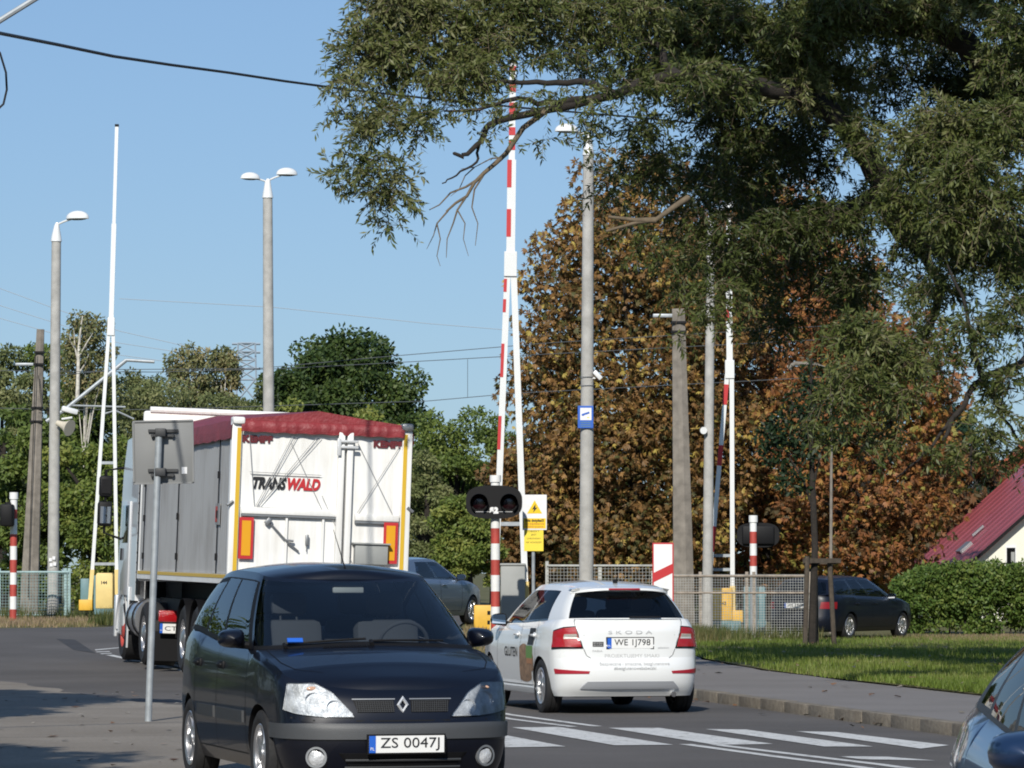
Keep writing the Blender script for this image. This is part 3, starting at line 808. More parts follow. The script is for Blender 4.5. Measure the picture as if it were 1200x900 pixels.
# ---------------------------------------------------------------- simpler cars further off or half out of the frame
def other_car(name, paint, kind):
    r = thing(name, 'x', 'car')
    if kind == 'estate':
        c = Car(r, L=4.57, sill=.21, wheels=(.86, 3.49), ra=.345, rw=.315, rt=.318, track=.76, Y1=.49, Y2=3.90, nf=2.6, nr=3.2,
                hw=[(.15, .80), (.3, .86), (.55, .895), (.8, .885), (1.0, .85), (1.1, .82)],
                yf=[(.15, .12), (.3, .02), (.45, 0), (.6, .03), (.75, .11), (.95, .3)], yr=[(.15, .15), (.3, .02), (.45, 0), (.6, .03), (1.05, .10)],
                zt=[(0, .68), (.2, .76), (.7, .88), (1.2, .965), (2.2, .99), (3.6, 1.03), (4.57, 1.05)], tap=[(0, .9), (.5, .95), (.95, 1), (3.7, 1), (4.1, .975), (4.57, .93)],
                gyf=(1.1, 2.0), gyr=(4.46, 4.12), gw=(.80, .575), gdf=(.34, .2), gdr=(.24, .2), ng=3, gt=.06,
                ztop=[(2.0, 1.40), (2.5, 1.44), (3.4, 1.43), (4.2, 1.37)], hood_crown=.04, roof_crown=.045, hood_end=1.45,
                doors=[(1.27, 1.57), (1.57, 1.83)], bump_y=(.5, .46), bump_z=(.56, .58), gap_s=[], screen_glass='glass')
        panes = [(1.04, 1.34, .05, .88), (1.37, 1.62, .05, .88), (1.66, 1.93, .08, .84)]
    elif kind == 'saloon':
        c = Car(r, L=4.45, sill=.20, wheels=(.84, 3.46), ra=.335, rw=.305, rt=.308, track=.74, Y1=.48, Y2=3.85, nf=2.5, nr=2.8,
                hw=[(.15, .78), (.3, .83), (.55, .865), (.8, .855), (1.0, .82)],
                yf=[(.15, .12), (.3, .02), (.45, 0), (.6, .03), (.75, .10), (.95, .3)], yr=[(.15, .15), (.3, .02), (.45, 0), (.6, .03), (1.0, .10)],
                zt=[(0, .67), (.2, .74), (.7, .86), (1.2, .93), (2.2, .95), (3.6, .98), (4.45, .99)], tap=[(0, .88), (.5, .94), (.95, 1), (3.6, 1), (4.1, .96), (4.45, .9)],
                gyf=(1.1, 1.95), gyr=(4.1, 3.5), gw=(.775, .55), gdf=(.34, .2), gdr=(.3, .25), ng=2.8, gt=.06,
                ztop=[(1.9, 1.33), (2.4, 1.38), (3.0, 1.37), (3.6, 1.31)], hood_crown=.045, roof_crown=.045, hood_end=1.45,
                doors=[(1.27, 1.57), (1.57, 1.82)], bump_y=(.49, .45), bump_z=(.55, .58), gap_s=[], screen_glass='glass')
        panes = [(1.04, 1.40, .06, .86), (1.44, 1.82, .06, .86)]
    else:
        c = Car(r, L=3.98, sill=.20, wheels=(.82, 3.29), ra=.345, rw=.31, rt=.312, track=.735, Y1=.46, Y2=3.66, nf=2.5, nr=2.5,
                hw=[(.15, .78), (.3, .83), (.6, .86), (.85, .85), (1.0, .80), (1.15, .74)],
                yf=[(.15, .12), (.3, .02), (.45, 0), (.6, .03), (.75, .10), (.95, .3)], yr=[(.15, .15), (.3, .03), (.45, 0), (.62, .03), (.9, .07), (1.15, .18)],
                zt=[(0, .68), (.2, .76), (.7, .88), (1.15, .955), (2.0, .99), (3.0, 1.05), (3.98, 1.09)], tap=[(0, .88), (.5, .94), (.95, 1), (3.0, 1), (3.6, .94), (3.98, .86)],
                gyf=(1.0, 1.85), gyr=(3.84, 3.42), gw=(.765, .545), gdf=(.34, .22), gdr=(.34, .26), ng=2.8, gt=.12,
                ztop=[(1.85, 1.39), (2.3, 1.42), (2.9, 1.39), (3.4, 1.31)], hood_crown=.045, roof_crown=.05, hood_end=1.35,
                doors=[(1.25, 1.57), (1.57, 1.82)], bump_y=(.47, .45), bump_z=(.56, .58), gap_s=[], screen_glass='glass', frame=.05)
        panes = [(1.04, 1.42, .05, .86), (1.45, 1.74, .05, .86), (1.775, 1.94, .09, .80)]
    c.bodywork(paint); c.cabin(paint, 'glass' if kind != 'hatch' else 'glass_dark', panes, (.95, .05, .95), (2.3, .05, .85), 'black_gloss' if kind != 'hatch' else 'plastic')
    c.wheel('alloy', 10 if kind == 'estate' else 7); c.seats(((2.1, .36), (3.05, .38)), .92, .2)
    c.mirrors(1.5 if kind != 'hatch' else 1.38, 1.0, (paint, 'black'), .2, .14)
    for g in (1, -1):
        z0, z1 = (.70, .90)
        if kind == 'hatch': lo = [(2.22, .60), (2.62, .60)]; hi = [(2.16, .95), (2.42, .95)]
        else: lo = [(2.12, z0 + .02), (c.sx(.58, z0, True), z0 + .02)]; hi = [(2.10, z1 - .02), (c.sx(.60, z1, True), z1 - .02)]
        b = MB(); c.patch(b, lo, hi, .008, 12, 8, g); tl = b.build('tail_lamp', 'clear_lamp' if kind == 'hatch' else 'tail_dark', r)
        b = MB(); lo = px_pts(c, [(.42, .58), (.72, .60)]); hi = px_pts(c, [(.45, .68), (.74, .73)]); c.patch(b, lo, hi, .01, 10, 5, g); b.build('headlight', 'lamp_reflector', r)
        for di, (a, e) in enumerate(c.doors):
            d = c.obj[('door', di, g)]; b = MB(); Y = lambda s: lerp(c.Y1, c.Y2, s - 1)
            for s in ((a, e) if di == 0 else (e,)):
                z0_ = max(.32, c.zb(Y(s)) + .03); c.ribbon(b, [(s, lerp(z0_, c.zt(Y(s)) - .01, k / 10)) for k in range(11)], .009, .0015, g)
            c.ribbon(b, [(lerp(a, e, k / 10), max(.30, c.zb(Y(lerp(a, e, k / 10))) + .03)) for k in range(11)], .009, .0015, g)
            b.build('door_gap', 'black', d, smooth=None)
            b = MB(); P = c.mir(c.pl(lerp(a, e, .86), .84), g); b.box((P.x + g * .02, P.y, P.z), (.026, .18, .028), None, 0, .012); b.build('door_handle', paint, d)
    return c
def place(c, loc, rz, label, s=1.0, group=None):
    c.root.location = loc; c.root.rotation_euler = (0, 0, rz); c.root['label'] = label
    if s != 1.0: c.root.scale = (s, s, s)
cA = carrier()
place(cA, (-.72, 26.0, .015), R(15.5), 'very dark blue people carrier in front of the lorry, facing the viewer')
cB = hatch()
hB = R(180 + 13.5)
bx, by = (740 - 600) / FPX * 42.3, 42.3
place(cB, (bx - math.sin(R(13.5)) * 4.0, by + math.cos(R(13.5)) * 4.0, 0), hB, 'white hatchback with printed lettering, red tail lamps and bread picture on its doors')
cC = other_car('estate_car', 'navy_dark', 'estate')
a = R(33); q = base(931, 88)
place(cC, (q.x + math.sin(a) * 4.57, q.y + math.cos(a) * 4.57, 0.0), R(180) - a, 'dark estate car standing behind the mesh fence beside the hedge')
number_plate(cC.root, lambda x, z, off: Vector((-x, 4.57 + off - .02, .80 + z)), .52, 'WE 571X')
cD = other_car('saloon_car', 'silver_blue', 'saloon')
a = R(25); q = at(562, 735, 82); 
fx, fy = q.x, 82.0
nx, ny = fx - .6 * math.cos(a), fy + .6 * math.sin(a)
place(cD, (nx, ny, terr(nx, ny) + .06), R(180) - a, 'silver blue saloon half hidden behind the dark people carrier, at the crossing')
cE = other_car('compact_car', 'blue_paint', 'hatch')
place(cE, (2.52, 10.75, 0), R(1.5), 'glossy blue car cut off by the bottom corner of the view, nearest of all cars')
# ---------------------------------------------------------------- lorry with tipper trailer
def lorry():
    h = R(13); r = thing('tipper_lorry', 'white lorry with a grey sided tipper trailer under a red tarpaulin', 'lorry', (-2.735, 53.0, 0))
    r.rotation_euler = (R(.35), R(1.9), h)
    W, Ln = 1.245, 9.5; ZB, ZT = 1.38, 3.50
    # trailer box
    b = MB()
    b.box((0, .06, (ZB + 3.62) / 2), (2 * W - .10, .10, 3.62 - ZB), None, 0)
    body = b.build('tailgate', 'truck_white', r, smooth=None)
    # grey ribbed walls
    b = MB()
    for g in (-1, 1):
        rows = []; n = 150
        for i in range(n + 1):
            y = .12 + (Ln - .2) * i / n; ph = i % 3; d = (0, .008, .008)[ph] if i % 3 else 0.0
            rows.append([(g * (W - .01 - d), y, ZB + .12), (g * (W - .01 - d), y, ZT)])
        b.grid(rows); b.box((g * (W - .06), Ln / 2, (ZB + ZT) / 2), (.06, Ln - .3, ZT - ZB - .1))
    sd = b.build('side_wall', 'trailer_grey', r, smooth=None, recalc=False)
    for g in (-1, 1):
        for y in (1.1, 5.1, 8.9):
            b = MB(); b.tube([(g * (W + .004), y, ZB + .1), (g * (W + .004), y, ZT)], .009, 6)
            for z in (ZB + .35, ZB + .95, ZB + 1.5): b.box((g * (W + .010), y, z), (.03, .05, .10))
            b.build('tarp_rope', 'black', sd)
    b = MB()
    for g in (-1, 1): b.box((g * (W - .01), Ln / 2, ZB + .05), (.05, Ln, .13), None, 0)
    b.build('bottom_rail', 'truck_white', r, smooth=None)
    b = MB()
    for g in (-1, 1): b.box((g * (W + .018), Ln / 2, ZB + .085), (.006, Ln - .2, .05))
    b.build('side_reflective_tape', 'tape_yellow', r, smooth=None)
    b = MB(); b.box((-W - .006, 1.1, ZB + .95), (.006, .42, .30), None, 0); b.box((-W - .010, 1.2, ZB + .95), (.004, .16, .22), None, 1); b.build('side_label', ['ink_grey', 'band_red'], r, smooth=None)
    # corner posts with tape
    for g in (-1, 1):
        b = MB(); b.box((g * (W - .05), .03, (ZB + 3.66) / 2 - .02), (.14, .16, 3.66 - ZB + .04), None, 0, .015); cp = b.build('corner_post', 'truck_white', r)
        b = MB(); b.box((g * 1.165, -.055, 2.48), (.055, .006, 2.06)); b.build('rear_tape', 'tape_yellow', cp, smooth=None)
        b = MB(); b.box((g * 1.18, -.02, 3.61), (.17, .20, .10), None, 0 if g < 0 else 1, .03); b.build('corner_cap', ['truck_white', 'steel'], cp)
    # rear frame bars
    yb = .0
    b = MB()
    b.box((-.42, yb - .03, 2.38), (1.36, .06, .09), None, 0, .01); b.box((.80, yb - .03, 2.34), (.62, .06, .09), None, 0, .01)
    for x in (.265, .385): b.box((x, yb - .045, 2.48), (.085, .09, 2.05), None, 0, .01)
    b.box((0, yb - .03, 1.40), (2.3, .07, .14), None, 0, .01)
    b.box((-.46, yb - .02, 1.9), (.03, .03, .86)); b.box((.05, yb - .02, 1.9), (.03, .03, .86))
    b.build('door_frame', 'truck_white', body)
    b = MB(); b.box((-.42, yb - .03, 2.318), (1.36, .05, .025)); b.box((.80, yb - .03, 2.275), (.62, .05, .03)); b.build('frame_grey_strip', 'steel', body, smooth=None)  # grey steel strip under each white frame bar
    b = MB(); b.box((.34, yb - .11, 3.38), (.30, .05, .035), None, 0, .008); b.box((.34, yb - .11, 3.30), (.30, .05, .035), None, 0, .008); b.box((.22, yb - .11, 3.30), (.05, .06, .24), None, 0, .008); b.build('hinge', 'cab_white', body)
    # ropes
    b = MB(); Y = yb - .03
    for p, q in (((-1.02, 3.42), (-.92, 2.44)), ((-.42, 3.42), (-.90, 2.44)), ((-.36, 3.42), (-.88, 2.44)), ((-.44, 3.34), (.03, 2.42)), ((-.02, 3.42), (-.86, 2.44)), ((-.08, 3.42), (-.84, 2.46)),
                 ((.50, 3.36), (1.02, 2.40)), ((1.09, 3.34), (.52, 2.40)), ((-.92, 2.43), (.03, 2.42)), ((.03, 2.42), (.03, 2.36)), ((.52, 2.38), (1.03, 2.37)), ((-1.0, 2.91), (.0, 2.90)),
                 ((.02, 2.62), (.52, 1.62))):
        b.tube([(p[0], Y, p[1]), (q[0], Y - .006, q[1])], .0045, 5)
    b.build('rope', 'ink_grey', body)
    b = MB(); b.tube([(-.74, Y, 2.27), (-.52, Y - .02, 2.04), (-.44, Y - .02, 1.96), (-.28, Y, 1.84)], .014, 6); b.box((-.72, Y - .02, 2.24), (.07, .05, .10), (0, R(40), 0), 0, .01)
    b.tube([(-.47, Y - .02, 1.99), (-.36, Y - .03, 1.98)], .018, 6); b.build('lever', 'steel', body)
    b = MB(); b.box((-.17, Y - .01, 2.0), (.045, .05, .15), None, 0, .01); b.tube([(-.17, Y, 1.95), (-.17, Y, 1.84)], .007, 5); b.build('latch', 'steel', body)
    for g in (-1, 1):
        b = MB(); b.tube([(g * 1.22, -.06, 2.50), (g * 1.30, -.08, 2.44)], .022, 6); b.build('hook', 'steel', body)
    b = MB(); b.box((.72, yb - .09, 1.83), (.46, .14, .27), None, 0, .01); b.box((.72, yb - .10, 1.98), (.52, .18, .02)); b.build('tool_box', 'cabinet', body)
    # marker boards
    for x in (-1.02, 1.0):
        b = MB(); b.box((x, -.05, 2.0), (.20, .012, .57), None, 0); b.box((x, -.0585, 2.0), (.125, .005, .48), None, 1); b.build('marker_board', ['red', 'mark_yellow'], r, smooth=None)
    # lettering
    b = MB(); put_text(b, 'TRANS', .21, lambda x, z: Vector((-.712 + x, yb - .010, 2.765 + z)), 0, width=.47, shear=.28, bold=.011)
    put_text(b, 'WALD', .21, lambda x, z: Vector((-.235 + x, yb - .010, 2.765 + z)), 1, width=.46, shear=.28, bold=.011)
    b.box((-.49, yb + .005, 2.875), (.96, .02, .008), None, 2)
    b.build('company_lettering', ['ink', 'red', 'ink_grey'], body, smooth=None, recalc=False)
    for x in (-.90, .93):
        b = MB(); put_text(b, 'KEMPF', .13, lambda u, z: Vector((x + u, yb - .012, 3.365 + z)), 0, width=.42, bold=.008); b.build('maker_lettering', 'tarp_dark', body, smooth=None, recalc=False)
    # tarpaulin : gable over the box with hem and side flap
    b = MB(); rows = []
    n = 40
    for i in range(n + 1):
        y = -.06 + (Ln + .0) * i / n; row = []
        sag = .0 + .010 * math.sin(i * 1.9 + math.sin(i)) * (0 if i in (0, n) else 1)
        rz = 3.785 + .25 * (y / Ln)
        for x, z in ((-W - .035, 3.36), (-W - .03, 3.5), (-W - .005, 3.62), (-.62, 3.70), (-.07, 0), (.55, 3.70), (W + .005, 3.62), (W + .03, 3.5), (W + .035, 3.36)):
            zz = rz if z == 0 else z + (.19 * (y / Ln) if abs(x) < .7 else 0) + (sag if z == 3.36 else sag * .4)
            row.append((x, y, zz))
        rows.append(row)
    b.grid(rows); b.add(rows[0], [tuple(range(2, 7))], 0)
    tp = b.build('tarpaulin', 'tarp', r, smooth=50)
    b = MB(); rows = []; n = 60
    for i in range(n + 1):
        x = lerp(-W + .10, W - .11, i / n); y = -.085 - .010 * math.sin(i * 1.3 + 2 * math.sin(i * .37))
        rows.append([(x, y, 3.46 + .006 * math.sin(i * .9)), (x, y - .015, 3.53), (x, y - .005, 3.60), (x, -.05, 3.625)])
    b.grid(rows); b.build('tarp_hem', 'tarp', tp, smooth=60)
    # front bulkhead
    b = MB(); b.box((0, Ln + .02, 2.7), (2 * W, .10, 2.75), None, 0, .05); b.tube([(-W + .1, Ln - .02, 4.09), (W - .1, Ln - .02, 4.09)], .055, 10); b.build('front_bulkhead', 'truck_white', r)
    # chassis, axles
    b = MB()
    for g in (-1, 1): b.box((g * .45, Ln / 2, 1.15), (.14, Ln, .34))
    b.box((0, 6.0, .95), (1.8, 6.6, .25)); b.box((0, .35, .62), (2.35, .10, .14)); b.box((0, .25, 1.2), (2.2, .3, .12))
    for y in (1.9, 3.2, 4.5): b.tube([(-1.1, y, .5), (1.1, y, .5)], .07, 8)
    b.build('chassis', 'black', r)
    def wheel(x, y, rr, hub, w=.36):
        e = bpy.data.objects.new('wheel', None); COL.objects.link(e); e.parent = r; e.location = (x, y, rr)
        if x > 0: e.rotation_euler = (0, 0, PI)
        MB().rev([(-w / 2 + .02, rr * .56), (-w / 2, rr * .62), (-w / 2 - .01, rr * .85), (-w / 2 + .03, rr * .98), (-w / 2 + .06, rr), (w / 2, rr), (w / 2, rr * .56)], (0, 0, 0), 36).build('tyre', 'rubber', e)
        q = MB(); q.rev([(-w / 2 + .005, rr * .57), (-w / 2 + .015, rr * .53), (-w / 2 + .10, rr * .50), (-w / 2 + .13, rr * .30), (-w / 2 + .02, rr * .28), (-w / 2 - .01, rr * .16), (-w / 2 - .01, 0)], (0, 0, 0), 30)
        for k in range(10):
            a = 2 * PI * k / 10; q.tube([(-w / 2 + .13, rr * .40 * math.cos(a), rr * .40 * math.sin(a)), (-w / 2 + .06, rr * .40 * math.cos(a), rr * .40 * math.sin(a))], .02, 6)
        q.build('rim', hub, e)
    for g in (-1, 1):
        for y in (1.9, 3.2, 4.5): wheel(g * 1.02, y, .51, 'alloy')
        wheel(g * 1.0, 8.55, .50, 'alloy', .5); wheel(g * 1.03, 11.45, .50, 'band_red')
    for g in (-1, 1):
        for y in (1.9, 3.2, 4.5):
            b = MB(); pts = [(g * 1.02, y + .60 * math.cos(a), .51 + .60 * math.sin(a)) for a in [PI * k / 10 for k in range(11)]]
            rows = [[(p[0] - .2, p[1], p[2]), (p[0] + .2, p[1], p[2])] for p in pts]; b.grid(rows); b.build('mudguard', 'black', r)
    # tractor
    b = MB(); cy0, cy1 = 9.95, 12.2
    prof = [(cy0, 1.0), (cy1 - .1, 1.0), (cy1 + .02, 1.3), (cy1, 2.0), (cy1 - .22, 3.1), (cy1 - .6, 3.65), (cy0 + .2, 3.72), (cy0, 3.5)]
    n = len(prof); vs = [(-1.22, y, z) for y, z in prof] + [(1.22, y, z) for y, z in prof]
    b.add(vs, [tuple(range(n)), tuple(range(2 * n - 1, n - 1, -1))] + [(i, i + n, (i + 1) % n + n, (i + 1) % n) for i in range(n)])
    b.box((0, cy1 - .35, .75), (2.44, 1.0, .7), None, 0, .05)
    cab = b.build('cab', 'cab_white', r, smooth=20)
    for g in (-1, 1):
        b = MB(); b.box((g * 1.241, 11.35, 2.25), (.01, .80, .62), None, 0, .004); b.build('side_window', 'black_gloss', cab)
    for g in (-1, 1):
        b = MB(); b.box((g * 1.23, 11.3, 1.85), (.02, 1.0, 1.55), None, 1, .006)
        b.box((g * 1.245, 11.72, 1.75), (.03, .05, .2), None, 0); b.build('door', ['black', 'cab_white'], cab)
    for g in (-1, 1):
        b = MB(); b.box((g * 1.19, 9.86, 2.35), (.05, .26, 2.5), None, 0); b.box((g * .9, 9.8, 1.9), (.3, .2, 1.7), None, 0)
        for k in range(14): b.box((g * 1.205, 9.80, 1.3 + .16 * k), (.05, .12, .03), None, 0)
        b.build('cab_gap_panel', 'black', cab)
    for g in (-1, 1):
        b = MB(); b.tube([(g * 1.2, 12.0, 3.2), (g * 1.5, 12.1, 3.15), (g * 1.5, 12.1, 2.1), (g * 1.2, 12.0, 2.0)], .025, 6, 0)
        b.box((g * 1.5, 12.1, 2.88), (.22, .16, .36), None, 0, .05); b.box((g * 1.5, 12.1, 2.42), (.24, .18, .42), None, 0, .05)
        b.box((g * 1.5, 12.01, 2.40), (.17, .012, .28), None, 1); b.box((g * 1.5, 12.01, 2.88), (.15, .012, .24), None, 0)
        b.build('mirror', ['black', 'mirror_glass'], cab)
        b = MB(); rows = []
        for k in range(13):
            a = PI * k / 12; rows.append([(g * 1.02, 11.45 + .60 * math.cos(a), .50 + .60 * math.sin(a)), (g * 1.24, 11.45 + .60 * math.cos(a), .50 + .60 * math.sin(a)), (g * 1.25, 11.45 + .66 * math.cos(a), .50 + .66 * math.sin(a))])
        b.grid(rows); b.box((g * 1.235, 10.62, .72), (.03, .10, 1.0), None, 0, .01); b.box((g * 1.235, 12.2, .72), (.05, .2, .7), None, 0, .02); b.build('wheel_arch', 'cab_white', cab)
        b = MB(); b.tube([(g * .96, 9.25, .72), (g * .96, 10.45, .72)], .34, 20); b.build('fuel_tank', 'alloy', r)
        for y in (9.5, 10.2):
            b = MB(); b.tube([(g * .96 + .345 * math.cos(a), y, .72 + .345 * math.sin(a)) for a in [2 * PI * k / 24 for k in range(25)]], .018, 6); b.build('tank_strap', 'black', r)
    b = MB()
    for g in (-1, 1): b.box((g * .42, 9.4, .80), (.12, 4.4, .28))
    b.box((0, 7.42, .80), (2.4, .08, .14), None, 0, .01); b.box((-.9, 7.47, .33), (.62, .03, .46)); b.box((.9, 7.47, .33), (.62, .03, .46)); b.build('tractor_frame', 'black', r)
    for g in (-1, 1):
        b = MB(); b.box((g * .98, 7.33, .80), (.40, .10, .18), None, 0, .02); b.build('tail_lamp', 'red_lamp', r)
    b = MB(); b.box((-.64, 7.30, .82), (.16, .08, .50), None, 0, .01); b.build('coupling_plate', 'band_red', r)
    number_plate(r, lambda x, z, off: Vector((-1.0 + x, 7.36 - off, .61 + z)), .30, 'CT', h=.15)
    return r
lorry()
# ---------------------------------------------------------------- ground, road, paving
def ground_mat(name, c0, c1, c2, s1=0.6, s2=40.0, rough=0.95, bump=0.4, crack=False):
    m = bpy.data.materials.new(name); m.use_nodes = True
    nt = m.node_tree; b = nt.nodes['Principled BSDF']; b.inputs['Roughness'].default_value = rough
    b.inputs['Specular IOR Level'].default_value = 0.25
    tc = nt.nodes.new('ShaderNodeTexCoord')
    def noise(sc, det=6, rough=.6):
        n = nt.nodes.new('ShaderNodeTexNoise'); n.inputs['Scale'].default_value = sc; n.inputs['Detail'].default_value = det; n.inputs['Roughness'].default_value = rough
        nt.links.new(tc.outputs['Object'], n.inputs['Vector']); return n
    def ramp(src, a, ca, z, cz):
        r = nt.nodes.new('ShaderNodeValToRGB'); e = r.color_ramp.elements
        e[0].position = a; e[0].color = (*ca, 1); e[1].position = z; e[1].color = (*cz, 1)
        nt.links.new(src, r.inputs['Fac']); return r
    n1 = noise(s1); r1 = ramp(n1.outputs['Fac'], .32, c0, .68, c1)
    n2 = noise(s2, 3); r2 = ramp(n2.outputs['Fac'], .35, (0, 0, 0), .75, (1, 1, 1))
    mx = nt.nodes.new('ShaderNodeMix'); mx.data_type = 'RGBA'; mx.inputs[7].default_value = (*c2, 1)
    mm = nt.nodes.new('ShaderNodeMath'); mm.operation = 'MULTIPLY'; mm.inputs[1].default_value = .55
    nt.links.new(r2.outputs['Color'], mm.inputs[0]); nt.links.new(mm.outputs[0], mx.inputs[0]); nt.links.new(r1.outputs['Color'], mx.inputs[6])
    out = mx.outputs[2]
    if crack:
        v = nt.nodes.new('ShaderNodeTexVoronoi'); v.feature = 'DISTANCE_TO_EDGE'; v.inputs['Scale'].default_value = 0.22
        w = nt.nodes.new('ShaderNodeTexNoise'); w.inputs['Scale'].default_value = 1.5; w.inputs['Detail'].default_value = 5
        nt.links.new(tc.outputs['Object'], w.inputs['Vector'])
        ad = nt.nodes.new('ShaderNodeMix'); ad.data_type = 'RGBA'; ad.inputs[0].default_value = .12
        nt.links.new(tc.outputs['Object'], ad.inputs[6]); nt.links.new(w.outputs['Color'], ad.inputs[7]); nt.links.new(ad.outputs[2], v.inputs['Vector'])
        rc = ramp(v.outputs['Distance'], .0, (1, 1, 1), .006, (0, 0, 0))
        m2 = nt.nodes.new('ShaderNodeMix'); m2.data_type = 'RGBA'; m2.inputs[7].default_value = (c0[0] * .35, c0[1] * .35, c0[2] * .35, 1)
        nt.links.new(rc.outputs['Color'], m2.inputs[0]); nt.links.new(out, m2.inputs[6]); out = m2.outputs[2]
    nt.links.new(out, b.inputs['Base Color'])
    n3 = noise(s2 * 3, 3); bp = nt.nodes.new('ShaderNodeBump'); bp.inputs['Strength'].default_value = bump; bp.inputs['Distance'].default_value = .01
    nt.links.new(n3.outputs['Fac'], bp.inputs['Height']); nt.links.new(bp.outputs['Normal'], b.inputs['Normal'])
    M[name] = m
ground_mat('asphalt', (.070, .065, .062), (.122, .113, .107), (.16, .15, .143), .28, 45)
ground_mat('asphalt_old', (.215, .188, .156), (.30, .268, .228), (.12, .105, .088), .55, 30, crack=True)
ground_mat('asphalt_walk', (.165, .152, .145), (.215, .20, .19), (.26, .245, .235), .5, 50)
ground_mat('asphalt_patch', (.048, .048, .052), (.066, .066, .07), (.07, .07, .07), 1.5, 55)
ground_mat('soil', (.10, .10, .035), (.17, .14, .07), (.07, .09, .025), .4, 12)
ground_mat('kerb_stone', (.20, .172, .135), (.26, .23, .185), (.085, .072, .058), 5.0, 14, bump=1.2)
ground_mat('paint_road', (.58, .58, .56), (.68, .68, .66), (.38, .38, .37), 1.2, 26, bump=.2)
# terrain
xs = [-1500, -600, -250, -120, -70, -45, -30] + list(np.arange(-24, 24.1, 1.5)) + [30, 45, 70, 120, 250, 600, 1500]
ys = [-200, -60, -20, 0, 20, 40, 55, 62] + list(np.arange(64, 90, 1.5)) + [95, 105, 120, 150, 200, 300, 500, 900, 2500]
b = MB(); b.grid([[Vector((x, y, terr(x, y) - .03)) for x in xs] for y in ys])
struct(b.build('ground', 'soil', smooth=60, weld=False))
def sheet(name, rows, m, dz, n=1):
    b = MB(); out = []
    for i in range(len(rows) - 1):
        for k in range(n + (i == len(rows) - 2)):
            t = k / n; a0, a1 = rows[i]; c0, c1 = rows[i + 1]
            p = (lerp(a0[0], c0[0], t), lerp(a0[1], c0[1], t)); q = (lerp(a1[0], c1[0], t), lerp(a1[1], c1[1], t)); row = []
            nj = 72 if n > 2 else 12
            for j in range(nj + 1):
                u = j / nj; x = lerp(p[0], q[0], u); y = lerp(p[1], q[1], u); row.append(Vector((x, y, terr(x, y) + dz)))
            out.append(row)
    b.grid(out); return struct(b.build(name, m, smooth=60))
KR = [(12.0, -2), (9.0, 13), (6.3, 27), (4.2, 36.8), (2.25, 47), (.35, 55.5), (-.75, 61), (-1.15, 66), (-1.15, 82), (-1.1, 100), (-1.2, 140)]
def kr(y):
    for (x0, y0), (x1, y1) in zip(KR, KR[1:]):
        if y0 <= y <= y1: return lerp(x0, x1, (y - y0) / (y1 - y0))
    return KR[-1][0]
Yn = [-2, 6, 13, 20, 27, 32, 36.8, 42, 47, 51, 55.5]
rd = [((-30, y), (kr(y), y)) for y in Yn] + [((-60, 58), (kr(58), 58)), ((-60, 62), (kr(62), 62)), ((-60, 66), (kr(66), 66)), ((-60, 70), (kr(70), 70)), ((-60, 73.0), (kr(73), 73)), ]
sheet('road', rd, 'asphalt', .004, 5)
far = [((-60, 73.0), (kr(73), 73)), ((-30, 77.5), (kr(77), 77)), ((-10.8, 79.6), (kr(79.6), 79.6)), ((-8.6, 81), (kr(81), 81)), ((-8.4, 84), (kr(84), 84)), ((-8.4, 100), (kr(100), 100)), ((-8.2, 140), (kr(140), 140))]
sheet('road_far', far, 'asphalt', .0045, 5)
# old asphalt apron on the near side
PV = [((-30, 61), (-8.2, 57.0)), ((-30, 55), (-6.5, 52.3)), ((-30, 51), (-5.3, 48.2)), ((-30, 47), (-4.35, 45.6)), ((-30, 44), (-3.6, 44.2)), ((-30, 40), (-2.9, 40)), ((-30, 34), (-2.0, 34)), ((-30, 27), (-1.3, 27)), ((-30, 18), (-.9, 18)), ((-30, -2), (-.2, -2))]
def wob(i, s): return .12 * math.sin(i * 1.7 + s)
pvr = []
for i in range(len(PV) - 1):
    for k in range(6):
        t = k / 6; a, c_ = PV[i], PV[i + 1]
        pvr.append(((-30, lerp(a[0][1], c_[0][1], t)), (lerp(a[1][0], c_[1][0], t) + wob(i * 6 + k, 0), lerp(a[1][1], c_[1][1], t))))
pvr.append(PV[-1])
sheet('pavement', pvr, 'asphalt_old', .030, 1)
# dark repair patch in the road
pc = [gnd(66, 749), gnd(88, 750), gnd(112, 766), gnd(86, 762)]
b = MB(); b.add([p + Vector((0, 0, .009)) for p in pc], [(0, 1, 2, 3)]); struct(b.build('road_patch', 'asphalt_patch', smooth=None))
# kerb and walkway on the far side
def offs(d):
    out = []
    for i, (x, y) in enumerate(KR[:8]):
        x0, y0 = KR[max(0, i - 1)]; x1, y1 = KR[min(7, i + 1)]
        t = Vector((x1 - x0, y1 - y0)).normalized(); out.append((x + t.y * d, y - t.x * d))
    return out
b = MB(); P0 = []
for i in range(7):
    (x0, y0), (x1, y1) = KR[i], KR[i + 1]; n = max(1, int(math.hypot(x1 - x0, y1 - y0) / .98))
    for k in range(n): P0.append((lerp(x0, x1, k / n), lerp(y0, y1, k / n)))
P0.append(KR[7])
kr_rng = random.Random(3)
for p, q in zip(P0, P0[1:]):
    t = Vector((q[0] - p[0], q[1] - p[1], 0)); L = t.length; t.normalize(); nrm = Vector((t.y, -t.x, 0))
    mid = Vector(((p[0] + q[0]) / 2, (p[1] + q[1]) / 2, 0)); dz = kr_rng.uniform(-.004, .004); j = kr_rng.uniform(-.004, .004)
    c_ = mid + nrm * (.085 + j) + Vector((0, 0, terr(mid.x, mid.y) - .002 + dz))
    ang = math.atan2(t.y, t.x)
    b.box(c_, (L - .002, .17, .26), (0, 0, ang), 0, .010)
struct(b.build('kerb', 'kerb_stone'))
